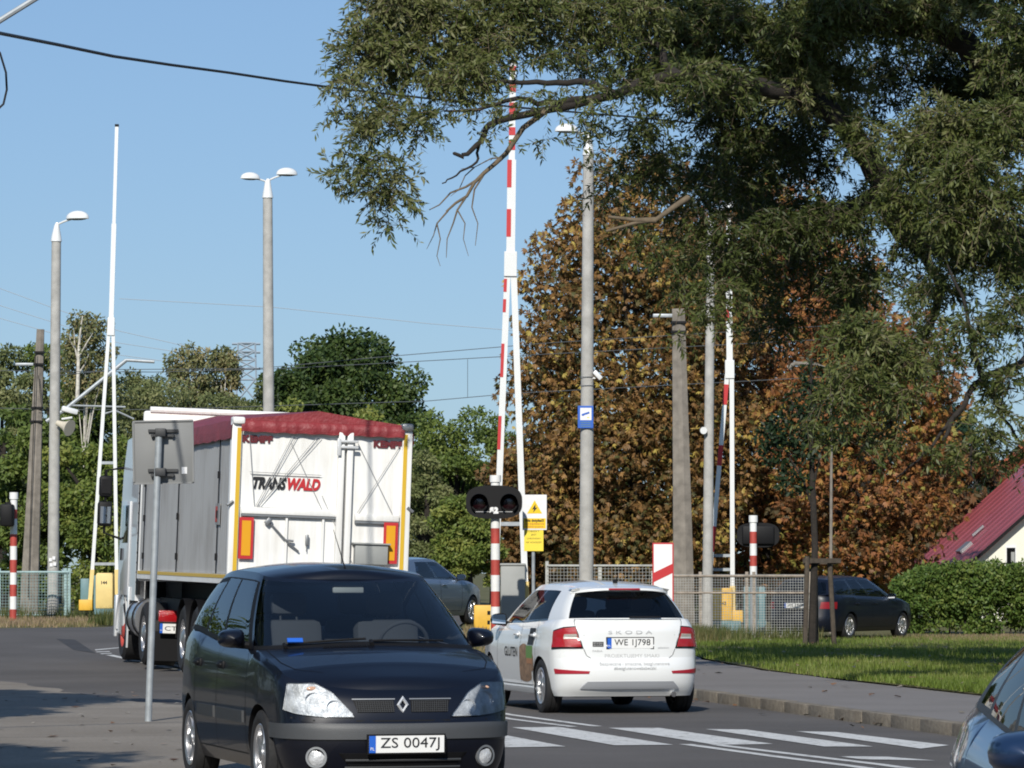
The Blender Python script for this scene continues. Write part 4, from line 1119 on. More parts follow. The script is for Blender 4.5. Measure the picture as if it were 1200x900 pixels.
o1 = offs(.165); o2 = [(14.6, -2), (11.4, 13), (9.0, 27), (7.0, 36.8), (5.2, 47), (3.7, 57), (3.2, 64), (3.1, 70)]
b = MB(); rows = []
for i in range(7):
    for k in range(4 + (i == 6)):
        t = k / 4; p = (lerp(o1[i][0], o1[i + 1][0], t), lerp(o1[i][1], o1[i + 1][1], t)); q = (lerp(o2[i][0], o2[i + 1][0], t) + .05 * math.sin(5 * i + k * 2.1), lerp(o2[i][1], o2[i + 1][1], t))
        rows.append([Vector((lerp(p[0], q[0], u / 6), lerp(p[1], q[1], u / 6), .112)) for u in range(7)])
b.grid(rows); struct(b.build('sidewalk', 'asphalt_walk', smooth=60))
# grass bank behind the walkway
def bank_z(x, y): return .13 * (1 - sm((y - 74) / 14)) + .04 * math.sin(x * 1.1) * math.sin(y * .5)* 0.5
gx = np.linspace(0, 1, 25)
b = MB(); rows = []
for i in range(41):
    y = lerp(-2, 100, i / 40); xl = 3.1
    for (xa, ya), (xb, yb_) in zip(o2, o2[1:]):
        if ya <= y <= yb_: xl = lerp(xa, xb, (y - ya) / (yb_ - ya))
    if y > 70: xl = lerp(3.1, -.6, sm((y - 70) / 6))
    row = [Vector((xl - .0, y, .10))] if False else []
    for u in gx:
        x = xl + .02 + u * u * 60; e = min(1, (x - xl) / .5)
        row.append(Vector((x, y, .125 + .03 * e + (bank_z(x, y) - .13) * e)))
    rows.append(row)
b.grid(rows); struct(b.build('verge', 'soil', smooth=60))
def verge_z(x, y):
    e = 1.0; return .155 + (bank_z(x, y) - .13)
# road markings
def mark(name, polys, dz=.010):
    b = MB()
    for p in polys: b.add([Vector((q.x, q.y, terr(q.x, q.y) + dz)) for q in p], [tuple(range(len(p)))])
    return struct(b.build(name, 'paint_road', smooth=None))
G = gnd
def stripe(a, b_, c_, d): return [G(*a), G(*b_), G(*c_), G(*d)]
mark('zebra_crossing', [stripe((487, 853), (541, 853), (663, 876), (590, 877)), stripe((600, 853.5), (655, 853), (789, 874), (720, 874.5)), stripe((713, 854), (772, 854), (906, 873), (838, 874)),
                        stripe((827, 855.5), (874, 856), (1023, 876), (966, 876)), stripe((933, 858), (980, 859), (1112, 874.5), (1079, 878.5))])
w = .055
def line(pts, wd):
    pts = [G(*p) if not isinstance(p, Vector) else p for p in pts]; out = []
    for a, b_ in zip(pts, pts[1:]):
        t = (b_ - a); t.z = 0; t.normalize(); n = Vector((t.y, -t.x, 0)) * wd / 2; out.append([a - n, b_ - n, b_ + n, a + n])
    return out
mark('centre_line', line([(592, 837.5), (700, 852)], .11) + line([(592, 842.5), (672, 852.5)], .10) + line([(803, 873), (905, 887), (1000, 899), Vector((5.6, 20, 0)), Vector((9.2, 6, 0))], .12) + line([(838, 873.5), (940, 886), (1032, 897), Vector((5.95, 20, 0)), Vector((9.55, 6, 0))], .12)
     + line([(128, 768), (175, 778), (217, 787), Vector((-2.6, 52.5, 0)), Vector((-1.1, 46, 0)), (592, 842.5)], .14) + line([(165, 771.5), (217, 782.5), Vector((-2.3, 52.5, 0)), Vector((-.85, 46, 0)), (592, 837.5)], .14), .0085)
mark('lane_dashes', [[G(111, 761.8), G(140, 759.2), G(140, 760.0), G(112, 762.8)], [G(112, 764.2), G(128, 763.7), G(129, 764.5), G(113, 765.0)], [G(117, 766.4), G(131, 765.8), G(131, 766.5), G(119, 767.2)]] + [[G(982, 887.5), G(1040, 888), G(1096, 892.5), G(1010, 891)]], .0095)
# ---------------------------------------------------------------- grass
def blades(name, pts, h, wd, cols, lean=.5, rnd=None):
    n = len(pts); P = np.array(pts); an = rng.uniform(0, 2 * PI, n); hh = h * rng.uniform(.5, 1.3, n)
    D = np.stack([np.cos(an) * lean * rng.uniform(0, 1, n), np.sin(an) * lean * rng.uniform(0, 1, n), np.ones(n)], 1); D /= np.linalg.norm(D, axis=1)[:, None]
    U = np.stack([np.cos(an + 1.3), np.sin(an + 1.3), np.zeros(n)], 1)
    V = np.empty((n * 3, 3)); V[0::3] = P - U * wd / 2; V[1::3] = P + U * wd / 2; V[2::3] = P + D * hh[:, None]
    return np_mesh(name, V, 3, cols, np.clip(.5 + .30 * np.sin(P[:, 0] * 1.1 + 2 * np.sin(P[:, 1] * .35)) * np.sin(P[:, 1] * .5 + P[:, 0] * .6) + rng.normal(0, .22, n), 0, 1) if rnd is None else rnd)
def np_mesh(name, V, k, m, rnd, parent=None):
    n = len(V) // k; me = bpy.data.meshes.new(name)
    me.vertices.add(len(V)); me.vertices.foreach_set('co', V.astype(np.float32).ravel())
    me.loops.add(len(V)); me.loops.foreach_set('vertex_index', np.arange(len(V), dtype=np.int32))
    me.polygons.add(n); me.polygons.foreach_set('loop_start', np.arange(0, len(V), k, dtype=np.int32))
    try: me.polygons.foreach_set('loop_total', np.full(n, k, dtype=np.int32))
    except Exception: pass
    a = me.attributes.new('rnd', 'FLOAT', 'FACE'); a.data.foreach_set('value', np.clip(rnd, 0, 1).astype(np.float32))
    me.update(calc_edges=True); me.materials.append(M[m] if isinstance(m, str) else m)
    o = bpy.data.objects.new(name, me); COL.objects.link(o)
    if parent is not None: o.parent = parent
    return o
M['grass_leaf'] = leaf_mat('grass_leaf', [(.11, .16, .022), (.165, .23, .036), (.25, .26, .08)], .35)
M['dry_leaf'] = leaf_mat('dry_leaf', [(.17, .17, .05), (.30, .23, .12), (.36, .25, .18)], .3)
M['weed_leaf'] = leaf_mat('weed_leaf', [(.05, .075, .022), (.10, .12, .03), (.22, .18, .08)], .3)
def xl_at(y):
    for (xa, ya), (xb, yb_) in zip(o2, o2[1:]):
        if ya <= y <= yb_: return lerp(xa, xb, (y - ya) / (yb_ - ya))
    return lerp(3.1, -.6, sm((y - 70) / 6))
pts = []
while len(pts) < 75000:
    y = 40 + 50 * random.random() ** 1.3; xl = xl_at(y); x = xl + .0 + random.random() * min(14, (y * .136 + 1.0 - xl))
    if x > y * .14 + .8: continue
    if math.sin(x * 1.7 + 1) * math.sin(y * .55) + .5 * math.sin(x * 3.1 + y) > .95 and random.random() < .7: continue
    pts.append((x, y, verge_z(x, y) - .02))
gr = blades('grass', pts, .10, .022, 'grass_leaf', .9); struct(gr, 'stuff'); gr['label'] = 'short green grass on the bank behind the walkway'
pts = []
for _ in range(16000):
    y = random.uniform(80, 93); x = random.uniform(5.0, 13.2)
    if random.random() < sm((x - 8.2) / 2.2) * .9 + .12: pts.append((x, y, verge_z(x, y) - .02))
for _ in range(9000):
    pts.append((random.uniform(-17, -8.9), 0, 0))
pts = [(x, (random.uniform(80.4, 96) if y == 0 else y), (terr(x, 90) if y == 0 else z)) for x, y, z in pts]
for _ in range(5000):
    x = random.uniform(-1.0, 1.2); y = random.uniform(64, 90); pts.append((x, y, terr(x, y)))
dg_ = blades('dry_grass', pts, .10, .022, 'dry_leaf', .7); struct(dg_, 'stuff'); dg_['label'] = 'dry straw coloured grass along the hedge and the crossing'
pts = []
for _ in range(5000):
    pts.append((random.gauss(3.7, .55), random.gauss(83.5, 1.6), 0))
for _ in range(1200): pts.append((random.uniform(3.0, 7.0), random.gauss(86.9, .3), 0))
for _ in range(1500): pts.append((random.uniform(-17, -9.2), random.gauss(96.6, .3), terr(-10, 95)))
for _ in range(2500): pts.append((random.uniform(-9.3, -8.6), random.uniform(84, 98), terr(-10, 95)))
pts = [(x, y, verge_z(x, y) - .02 if z == 0 else z) for x, y, z in pts]
wd_ = blades('weeds', pts, .34, .022, 'weed_leaf', .6); struct(wd_, 'stuff'); wd_['label'] = 'tall weeds growing along the foot of the fences'
# worn paint : chips and grey tyre wear over the asphalt colour
m_ = M['paint_road']; nt = m_.node_tree; bs = nt.nodes['Principled BSDF']; src = bs.inputs['Base Color'].links[0].from_socket
tc = nt.nodes.new('ShaderNodeTexCoord'); n_ = nt.nodes.new('ShaderNodeTexNoise'); n_.inputs['Scale'].default_value = 7; n_.inputs['Detail'].default_value = 9; n_.inputs['Roughness'].default_value = .75; nt.links.new(tc.outputs['Object'], n_.inputs['Vector'])
rp_ = nt.nodes.new('ShaderNodeValToRGB'); rp_.color_ramp.elements[0].position = .54; rp_.color_ramp.elements[1].position = .63; nt.links.new(n_.outputs['Fac'], rp_.inputs['Fac'])
mx_ = nt.nodes.new('ShaderNodeMix'); mx_.data_type = 'RGBA'; mx_.inputs[7].default_value = (.20, .19, .18, 1); nt.links.new(rp_.outputs['Color'], mx_.inputs[0]); nt.links.new(src, mx_.inputs[6]); nt.links.new(mx_.outputs[2], bs.inputs['Base Color'])
# fallen leaves and small stones on the apron
V = []; rr = []
for _ in range(120):
    x = random.uniform(-6.5, -2.6); y = random.uniform(30, 50)
    if x > -2.2 - (y - 34) * .12: continue
    s = random.uniform(.02, .06); a = random.uniform(0, 6.28)
    for k in range(4):
        V.append((x + s * math.cos(a + k * PI / 2) * (1 if k % 2 else .6), y + s * math.sin(a + k * PI / 2), .032 + random.uniform(.0, .02)))
    rr.append(random.random())
V2 = []
for _ in range(380):
    y = random.uniform(36, 84); x = xl_at(y) + random.uniform(-1.9, 9) if random.random() < .75 else kr(y) + random.uniform(-.5, .1)
    if x > y * .14: continue
    g_ = x > xl_at(y); z_ = (verge_z(x, y) + .05) if g_ else (.116 if x > kr(y) + .17 else .012); s = random.uniform(.03, .07); a = random.uniform(0, 6.28)
    for k in range(4): V2.append((x + s * math.cos(a + k * PI / 2) * (1 if k % 2 else .6), y + s * math.sin(a + k * PI / 2), z_ + random.uniform(.0, .03)))
    rr.append(random.random())
V += V2
M['fallen_leaf'] = leaf_mat('fallen_leaf', [(.10, .055, .025), (.24, .11, .04), (.36, .32, .26), (.05, .045, .035)], .1)
fl = np_mesh('fallen_leaves', np.array(V), 4, 'fallen_leaf', np.array(rr)); struct(fl, 'stuff'); fl['label'] = 'small fallen leaves scattered over the pavements and the grass'
# ---------------------------------------------------------------- posts, barriers, signs, wires
def pole(name, label, px0, py_top, px1, Y, w0, w1, m='concrete', group=None, cat='pole', top_white=0):
    """round pole from the ground at photo column px1 up to (px0, py_top); widths in metres at foot and top"""
    f = base(px1, Y); t = at(px0, py_top, Y)
    r = thing(name, label, cat, f, 0, group); d = t - f
    b = MB(); n = 8; b.tube([d * (i / n) - Vector((0, 0, .3 if i == 0 else 0)) for i in range(n + 1)], [lerp(w0, w1, i / n) / 2 for i in range(n + 1)], 18)
    b.build('shaft', m, r)
    return r, f, d
def lamp_head(r, tip, direction, s=1.0, m='white_paint'):
    """bowl shaped street lamp head on a short bracket"""
    d = Vector(direction).normalized(); e = MB()
    e.tube([tip, tip + d * .25 * s + Vector((0, 0, .05 * s)), tip + d * .5 * s + Vector((0, 0, .07 * s))], .035 * s, 8)
    br = e.build('bracket', m, r)
    h = MB(); a = math.atan2(d.y, d.x); rm = Matrix.Rotation(a, 3, 'Z')
    c = tip + d * .72 * s + Vector((0, 0, .06 * s))
    h.ell(c, (.40 * s, .22 * s, .24 * s), 18, 8, 0, rm, -.12, 1.0)
    hd = h.build('lamp_head', m, r)
    g = MB(); g.ell(c + Vector((0, 0, -.03 * s)), (.33 * s, .17 * s, .05 * s), 14, 6, 0, rm); g.build('lamp_glass', 'cabinet', hd)
# tall concrete lamp poles
r, f, d = pole('lamp_post', 'tall concrete lamp post with single white lamp, cameras and horn above the fence', 66, 283, 62, 98, .30, .24, cat='lamp post', group='tall concrete lamp posts at the crossing')
b = MB(); t = d; b.tube([t, t + Vector((0, 0, .12)), t + Vector((.01, 0, .40)), t + Vector((.03, 0, .48))], [.145, .13, .07, .05], 14); b.build('pole_cap', 'white_paint', r)
lamp_head(r, t + Vector((.03, 0, .44)), (1, -.3, .2), .78)
k = at(66, 495, 98) - f
b = MB(); b.tube([k + Vector((.15, -.1, .08)), k + Vector((.42, -.12, .12))], .03, 6); b.box(k + Vector((.36, -.2, .30)), (.42, .16, .14), (0, R(14), R(20)), 0, .03); b.build('camera', 'white_paint', r)
b = MB(); c0 = k + Vector((.05, -.2, -.02)); dr = Vector((.75, -.45, -.30)).normalized()
b.tube([c0, c0 + dr * .15, c0 + dr * .28, c0 + dr * .42], [.07, .09, .13, .22], 16); b.build('horn', 'horn_cream', r)
b = MB()
for (px, py) in ((60, 656), (65, 661), (64, 654), (61, 662)): q = at(px, py, 98) - f; b.box((q.x, -.165, q.z), (.075, .01, .085))
b.build('notice', 'sign_white', r)
r, f, d = pole('lamp_post', 'tall concrete lamp post with twin white lamps rising behind the lorry', 313.7, 232, 316, 100, .33, .25, cat='lamp post', group='tall concrete lamp posts at the crossing')
b = MB(); t = d; b.tube([t, t + Vector((0, 0, .12)), t + Vector((0, 0, .40)), t + Vector((.02, 0, .50))], [.15, .13, .08, .05], 14); b.build('pole_cap', 'white_paint', r)
lamp_head(r, t + Vector((0, 0, .42)), (-1, -.35, .1), .66); lamp_head(r, t + Vector((.02, 0, .46)), (1, .35, .3), .72)
r, f, d = pole('lamp_post', 'concrete lamp post carrying the blue camera notice in front of the brown chestnuts', 689.5, 182, 686.5, 72, .285, .20, cat='lamp post', group='tall concrete lamp posts at the crossing')
b = MB(); t = d; b.tube([t, t + Vector((0, 0, .1)), t + Vector((0, 0, .36)), t + Vector((0, 0, .44))], [.12, .10, .06, .04], 14); b.build('pole_cap', 'white_paint', r)
lamp_head(r, t + Vector((0, 0, .38)), (-1, -.2, .1), .58)
q = at(686, 489, 72) - f
b = MB(); b.box((q.x, q.y - .16, q.z), (.29, .012, .42), None, 0, .004); b.box((q.x + .005, q.y - .1675, q.z + .055), (.21, .004, .23), None, 1)
b.box((q.x, q.y - .171, q.z + .06), (.15, .004, .035), (0, R(-18), 0), 2); b.box((q.x - .05, q.y - .1712, q.z + .03), (.04, .004, .02), None, 2); b.box((q.x + .05, q.y - .171, q.z - .01), (.04, .003, .018), None, 3)
for zz in (-.10, -.14, -.175): b.box((q.x, q.y - .1675, q.z + zz), (.19, .003, .012), None, 4)
b.build('camera_notice', ['sign_blue', 'sign_white', 'sign_blue', 'note_yellow', 'teal'], r, smooth=None)
q = at(694, 440, 72) - f
b = MB(); b.box((q.x + .10, q.y - .1, q.z + .0), (.20, .10, .09), (0, R(48), 0), 0, .02); b.box((q.x - .02, q.y - .04, q.z - .05), (.16, .05, .03)); b.build('camera', 'white_paint', r)
b = MB()
for py in (442, 452): z = (at(688, py, 72) - f).z; b.tube([((at(687.5, py, 72) - f).x + .138 * math.cos(a_), .138 * math.sin(a_), z) for a_ in [2 * PI * i_ / 16 for i_ in range(17)]], .006, 5)
b.build('strap', 'steel', r)
r, f, d = pole('lamp_post', 'slim concrete post beside the white barrier arm with a round white camera', 833, 268, 828.5, 92, .26, .20, cat='lamp post', group='tall concrete lamp posts at the crossing')
b = MB(); t = d; b.tube([t, t + Vector((0, 0, .36)), t + Vector((0, 0, .44))], [.11, .06, .04], 14); b.build('pole_cap', 'white_paint', r); lamp_head(r, t + Vector((0, 0, .40)), (1, -.2, .1), .8)
q = at(824, 505, 92) - f
b = MB(); b.tube([q + Vector((0, -.25, 0)), q + Vector((0, 0, .02))], .085, 12); b.tube([q + Vector((.05, -.02, -.05)), q + Vector((.12, 0, -.2))], .05, 8); b.build('camera', 'white_paint', r)
# catenary masts (square tapering concrete)
def mast(label, px0, pyt, px1, Y, w0, w1):
    f = base(px1, Y); t = at(px0, pyt, Y) - f
    r = thing('catenary_mast', label, 'mast', f, 0, 'old concrete railway masts')
    b = MB(); rows = []
    for i in range(9):
        u = i / 8; c = t * u; w_ = lerp(w0, w1, u) / 2; ch = w_ * .55
        pr = [(-w_, -ch), (-w_ * .25, -w_), (w_ * .25, -w_), (w_, -ch), (w_, ch), (w_ * .3, w_), (-w_ * .3, w_), (-w_, ch)]
        if i == 0: c = c - Vector((0, 0, .3))
        rows.append([c + Vector((x, y, 0)) for x, y in pr + pr[:1]])
    b.grid(rows); b.add(rows[-1][:8], [tuple(range(8))]); b.build('shaft', 'concrete_old', r, smooth=30)
    return r, f, t
r, f, t = mast('brown weathered concrete railway mast behind the fence with a tube bracket', 47.5, 386, 34, 106, .50, .20)
A = lambda px, py, dy=0.0: at(px, py, 106 + dy) - f
b = MB()
for py in (413, 427, 478, 494):
    u = (700 - py) / 314; c = A(lerp(34, 47.5, u), py); b.box((c.x, -.02, c.z), (lerp(.5, .2, u) + .04, .34, .05))
b.tube([A(42, 412, -.3), A(40, 480, -.3), A(36, 600, -.3), A(33, 700, -.35)], .012, 5); b.tube([A(45, 440, -.25), A(49, 478, -.25), A(44, 480, -.25)], .01, 5)
b.build('clamp', 'black', r)
b = MB(); b.box(A(29, 427), (.52, .1, .08), None, 0, .02); b.build('insulator', 'galv', r)
b = MB(); b.tube([A(54, 494, .2), A(75, 481, .3), A(148, 422, .5)], .055, 8); b.tube([A(148, 422, .5), A(181, 424, .5)], .045, 8); b.tube([A(80, 475, .3), A(147, 477, .5)], .028, 6)
b.tube([A(122, 485, .4), A(135, 481, .45), A(157, 491, .5)], .025, 6); b.build('bracket', 'galv', r)
r, f, t = mast('grey weathered concrete railway mast standing behind the red striped marker board', 795, 362, 802, 92, .52, .30)
b = MB(); k = at(765, 370, 92) - f; e_ = at(795, 372, 92) - f; b.box(((k.x + e_.x) / 2, 0, k.z), (e_.x - k.x, .12, .09), None, 0, .02)
for py in (378, 389): q = at(795.5, py, 92) - f; b.box((q.x, -.02, q.z), (.36, .36, .05), None, 1)
b.build('bracket', ['galv', 'black'], r)
# slender lamp with a curved arm, half hidden by the willow
f = base(973, 97); r = thing('street_lamp', 'thin street lamp with a curved arm among the brown chestnut leaves', 'street lamp', f)
q = at(970, 432, 97) - f; q2 = at(932, 426, 97) - f; q3 = at(923, 431, 97) - f
b = MB(); b.tube([(0, 0, -.2), (q.x + .1, 0, q.z - .25), q, (q + q2) / 2 + Vector((.1, 0, .05)), q2, q3], [.045, .032, .035, .04, .06, .06], 10, 0); b.build('shaft', 'concrete_old', r)
# ---- level crossing barriers standing open
def barrier(label, Y, foot_l, foot_r, joint, top, red, brace, arm_w=.13, swap=False, red_leg=0):
    f = base((foot_l[0] + foot_r[0]) / 2, Y); r = thing('crossing_barrier', label, 'barrier', f, 0, 'raised level crossing barriers'); X = lambda p, dy=0.0: at(p[0], p[1], Y + dy) - f
    b = MB(); J, T = X(joint), X(top)
    for a_, e_ in ((0, 1),):
        seg = 14
    nseg = red['n'] if red else 1
    dirv = (T - J); ang = math.atan2(dirv.x, dirv.z)
    def bar(mb, P, Q, w_, dpt, mi, yo=0.0):
        d = Q - P; m_ = (P + Q) / 2 + Vector((0, yo, 0)); mb.box(m_, (w_, dpt, d.length), (0, math.atan2(d.x, d.z), 0), mi)
    bar(b, J, J + dirv * .5, arm_w, .07, 0); bar(b, J + dirv * .5, T, arm_w * .72, .06, 0)
    for (u0, u1) in (red['mast'] if red else []):
        P, Q = J + dirv * u0, J + dirv * u1; w_ = arm_w * (1.0 if u0 < .5 else .72) + .006
        if red.get('half') and u0 < .42:
            b.box((P + Q) / 2 + Vector((-w_ * .25, -.006, 0)), (w_ * .5, .07, (Q - P).length), (0, ang, 0), 1)
        else: b.box((P + Q) / 2 + Vector((0, -.004, 0)), (w_, .07, (Q - P).length), (0, ang, 0), 1)
    b.box(J + Vector((0, -.01, -.1)), (arm_w * 1.5, .11, .45), (0, ang, 0), 0, .01); b.box(T, (arm_w * .8, .08, .06), (0, ang, 0), 2)
    b.build('barrier_arm', ['white_paint', 'red', 'black'], r, smooth=None)
    FL, FR = X(foot_l), X(foot_r); yl = [X((lerp(joint[0], foot_l[0], u), lerp(joint[1], foot_l[1], u))) for u in (0, 1)]
    b = MB()
    k = .84 if FL.z > -.2 else .84
    JL = J + Vector((-.05, 0, -.1)); JR = J + Vector((.05, 0, -.1))
    bar(b, JL, lerp(JL, FL, .86), arm_w * .72, .06, 0)
    for (u0, u1) in (red['leg'] if red else []):
        P, Q = lerp(JL, FL, u0), lerp(JL, FL, u1); d = Q - P; b.box((P + Q) / 2 + Vector((0 if red.get('wide') else -arm_w * .2, -.008, 0)), (arm_w * (.76 if red.get('wide') else .36), .06, d.length), (0, math.atan2(d.x, d.z), 0), 1)
    b.build('arm_leg', ['white_paint', 'red'], r, smooth=None)
    b = MB(); bar(b, JR, lerp(JR, FR, .86), arm_w * .72, .06, 0); b.build('arm_leg', 'white_paint', r, smooth=None)
    b = MB()
    for u in brace: bar(b, lerp(JL, FL, u), lerp(JR, FR, u) , .06, .05, 0)
    for u in brace:
        P, Q = lerp(JL, FL, u), lerp(JR, FR, u); b.box((P + Q) / 2, ((Q - P).length, .05, .07))
    b.v, b.f, b.m = b.v[len(brace) * 8:], [tuple(i - len(brace) * 8 for i in f_) for f_ in b.f[len(brace) * 6:]], b.m[len(brace) * 6:]
    b.build('cross_brace', 'galv', r, smooth=None)
    b = MB()
    for Jx, F in ((JL, FL), (JR, FR)): bar(b, lerp(Jx, F, .855), F, arm_w * .85, .10, 0)
    b.build('arm_root', 'pale_yellow', r, smooth=None)
    return r, f, X
r, f, X = barrier('white crossing barrier arm standing upright beside the lorry cab, yellow box marked 144', 96, (105, 716), (137.5, 716), (130.3, 378), (137, 147), None, (.48, .835), .12)
b = MB(); c = X((123, 693)); b.box(c + Vector((0, .05, 0)), (.43, .5, .86), None, 0, .03); b.box(c + Vector((0, .05, .42)), (.40, .46, .08), None, 0, .03)
b.box(c + Vector((-.24, .1, -.02)), (.06, .4, .84), None, 1); b.box(c + Vector((0, .05, -.5)), (.5, .5, .14), None, 1)
put_text(b, '144', .11, lambda x, z: c + Vector((x, -.205, .22 + z)), 2, width=.15, bold=.004); b.build('drive_box', ['pale_yellow', 'teal', 'ink'], r)
b = MB(); c = X((99, 697)); b.box(c + Vector((-.0, .2, .03)), (.22, .3, .75), None, 0, .02); b.build('cable_box', 'teal', r)
b = MB(); c = X((101, 709)); b.box(c, (.34, .3, .27), None, 0, .02); b.build('counterweight', 'yellow', r)
mred = {'n': 1, 'half': True, 'mast': [(.11, .25), (.36, .50), (.55, .60), (.625, .665), (.73, .79), (.845, .89), (.95, .975)], 'leg': [(.04, .075), (.095, .13), (.215, .305), (.41, .50), (.595, .685)]}
r, f, X = barrier('red and white crossing barrier arm standing upright behind the signal marked S2', 69, (578, 745), (617.5, 745), (598.3, 303), (601.2, 72), mred, (.70,), .155)
b = MB(); c = X((601, 702)); b.box(c, (.44, .4, 1.2), None, 0, .02); b.box(c + Vector((0, -.0, .62)), (.46, .44, .04), None, 0, .01); b.build('cabinet', 'cabinet', r)
mred = {'n': 1, 'half': True, 'wide': True, 'mast': [(.3, .38), (.52, .60), (.75, .82)], 'leg': [(.06, .14), (.30, .38), (.62, .72), (.78, .90)]}
r, f, X = barrier('slanting white and red barrier arm behind the right mesh fence, yellow drive below', 94, (827, 730), (858.5, 730), (855, 428), (853.5, 255), mred, (.735, .79), .15)
b = MB(); c = X((846, 708)); b.box(c, (.50, .4, .80), None, 0, .03); b.box(c + Vector((.36, 0, -.30)), (.3, .3, .30), None, 0, .02); b.box(c + Vector((-.30, -.05, -.02)), (.11, .3, .74), None, 1, .01)
put_text(b, '143', .11, lambda x, z: c + Vector((.02 + x, -.205, .02 + z)), 2, width=.15, bold=.004); b.box(c + Vector((0, 0, -.52)), (.9, .5, .24), None, 1); b.build('drive_box', ['yellow', 'teal', 'ink'], r)
b = MB(); c = X((826, 674)); b.box(c, (.12, .12, .24), None, 0, .01); b.build('arm_clamp', 'white_paint', r)
# ---- signal posts
def signal(label, px, Y, top, foot, bands, head, w=.155, text=None, back=False, side=False, grey_from=None):
    f = base(px, Y); r = thing('crossing_signal', label, 'signal', f, 0, 'striped signal posts at the crossing'); z = lambda py: (at(px, py, Y) - f).z
    b = MB(); col = 0; edges = bands
    for (y0, y1), c in zip(zip(edges, edges[1:]), range(99)):
        b.tube([(0, 0, z(y1)), (0, 0, z(y0))], w / 2, 16, c % 2)
    if grey_from: b.tube([(0, 0, -.2), (0, 0, z(grey_from))], w / 2 * .9, 16, 2)
    b.tube([(0, 0, z(top + 8)), (0, 0, z(top))], w / 2 * 1.25, 16, 0)
    b.build('post', ['band_white', 'band_red', 'galv'], r)
    cx, cz, hw_, hh = head; c = Vector(((cx - px) * Y / FPX, 0, z(cz))); wx = hw_ * Y / FPX; wz = hh * Y / FPX
    if side:
        b = MB(); b.box(c + Vector((0, .0, 0)), (wx * 2, 1.0, wz * 2), None, 0, .05); b.box(c + Vector((0, -.0, wz * 1.0)), (wx * .8, .3, .10)); b.build('signal_head', 'black', r); return r, f
    b = MB(); poly = []
    for k in range(40):
        a_ = 2 * PI * k / 40; e_ = 2 / 3.0
        ca, sa = math.cos(a_), math.sin(a_); px_, pz_ = (abs(ca) ** e_) * (1 if ca > 0 else -1), (abs(sa) ** e_) * (1 if sa > 0 else -1); poly.append((c.x + wx * px_, c.z + wz * pz_))
    yh = (.10 if back else -.14); b.prism(poly, yh, yh + .03, 0)
    b.box(Vector((c.x, yh + (.10 if not back else -.0), c.z)), (wx * 1.5, .18, wz * 1.5), None, 0, .04)
    hd = b.build('signal_head', 'black', r)
    if not back:
        for g in (-1, 1):
            cc = Vector((c.x + g * wx * .53, yh, c.z)); rr = wz * .52
            b = MB(); rows = []
            for k in range(21):
                a_ = -.35 * PI + 1.7 * PI * k / 20; L_ = .30 * (.35 + .65 * math.sin(max(0, min(PI, a_ + .35 * PI - .35 * PI))) ** 1) if 0 < a_ < PI else .08
                rows.append([cc + Vector((rr * math.cos(a_), 0, rr * math.sin(a_))), cc + Vector((rr * 1.04 * math.cos(a_), -L_, rr * 1.04 * math.sin(a_) - .02))])
            b.grid(rows); b.build('lamp_hood', 'black', hd)
            b = MB(); b.ell(cc + Vector((0, -.0, 0)), (rr * .92, .04, rr * .92), 20, 8); b.build('lamp_lens', mat('dark_red_lens', (.012, .002, .003), .25, coat=.6), hd)
        if text:
            b = MB(); put_text(b, text, .13, lambda x, zz: Vector((c.x + x + .0, yh - .012, c.z - wz * .50 + zz)), 0, width=.15, bold=.012); b.box((c.x, yh - .003, c.z - wz * .93 + .10), (wx * 1.3, .004, .006)); b.build('lettering', 'sign_white', hd, smooth=None, recalc=False)
    return r, f
signal('red and white signal post in front of the grey cabinet, marked S2', 580.5, 66, 557, 780, [557, 619, 637, 656, 674, 693, 711, 730, 748, 767, 786], (579, 588.5, 33, 19.5), .155, 'S2')
signal('striped signal post at the left edge, black head seen from the side', 15.5, 93, 577, 727, [577, 597, 608, 626, 640, 656, 671, 685, 699, 714, 728], (9.5, 604, 7.5, 13), .17, side=True)
signal('striped signal post by the right mesh fence showing the back of its black head', 883, 92, 604, 750, [604, 623, 637, 651, 663.5, 676], (889, 627, 25, 14.5), .17, back=True, grey_from=676)
# ---- signs
f = base(174, 39.7); t = at(186, 505, 39.7) - f; f.z = .03
r = thing('road_sign', 'square grey road sign seen from behind on a leaning galvanised pole', 'road sign', f)
t = at(186.5, 503, 39.7) - f
b = MB(); b.tube([(0, 0, -.1), t], .036, 14); b.build('pole', 'galv', r)
c = at(190.5, 529.5, 39.7) - f + Vector((0, .09, 0))
b = MB(); b.box(c, (.63, .014, .66), (0, R(-1.2), 0), 0, .006)
for sx_ in (-1, 1): b.box(c + Vector((sx_ * .308, -.006, 0)), (.018, .03, .62), (0, R(-1.2), 0), 0)
for sz_ in (-1, 1): b.box(c + Vector((0, -.006, sz_ * .322)), (.60, .03, .018), (0, R(-1.2), 0), 0)
b.build('sign_plate', 'sign_back', r)
b = MB()
for z in (.22, -.19):
    b.box(c + Vector((0, -.025, z)), (.31, .03, .03), None, 0); b.box(c + Vector((0, -.035, z - .05)), (.24, .035, .022), None, 0)
    b.box(c + Vector((-.02, -.08, z - .02)), (.11, .11, .085), None, 0, .01)
    for sx_ in (-.11, .10): b.tube([c + Vector((sx_, -.01, z - .05)), c + Vector((sx_, -.065, z - .05))], .018, 6)
b.build('clamp', 'plastic', r)
b = MB(); b.box(c + Vector((.22, -.011, -.19)), (.055, .006, .07)); b.build('sticker', 'sign_white', r, smooth=None)
f = base(625, 66.5); r = thing('warning_sign', 'white and yellow high voltage warning sign with yellow note on a thin grey pole', 'sign', f)
b = MB(); z = lambda py: (at(625, py, 66.5) - f).z
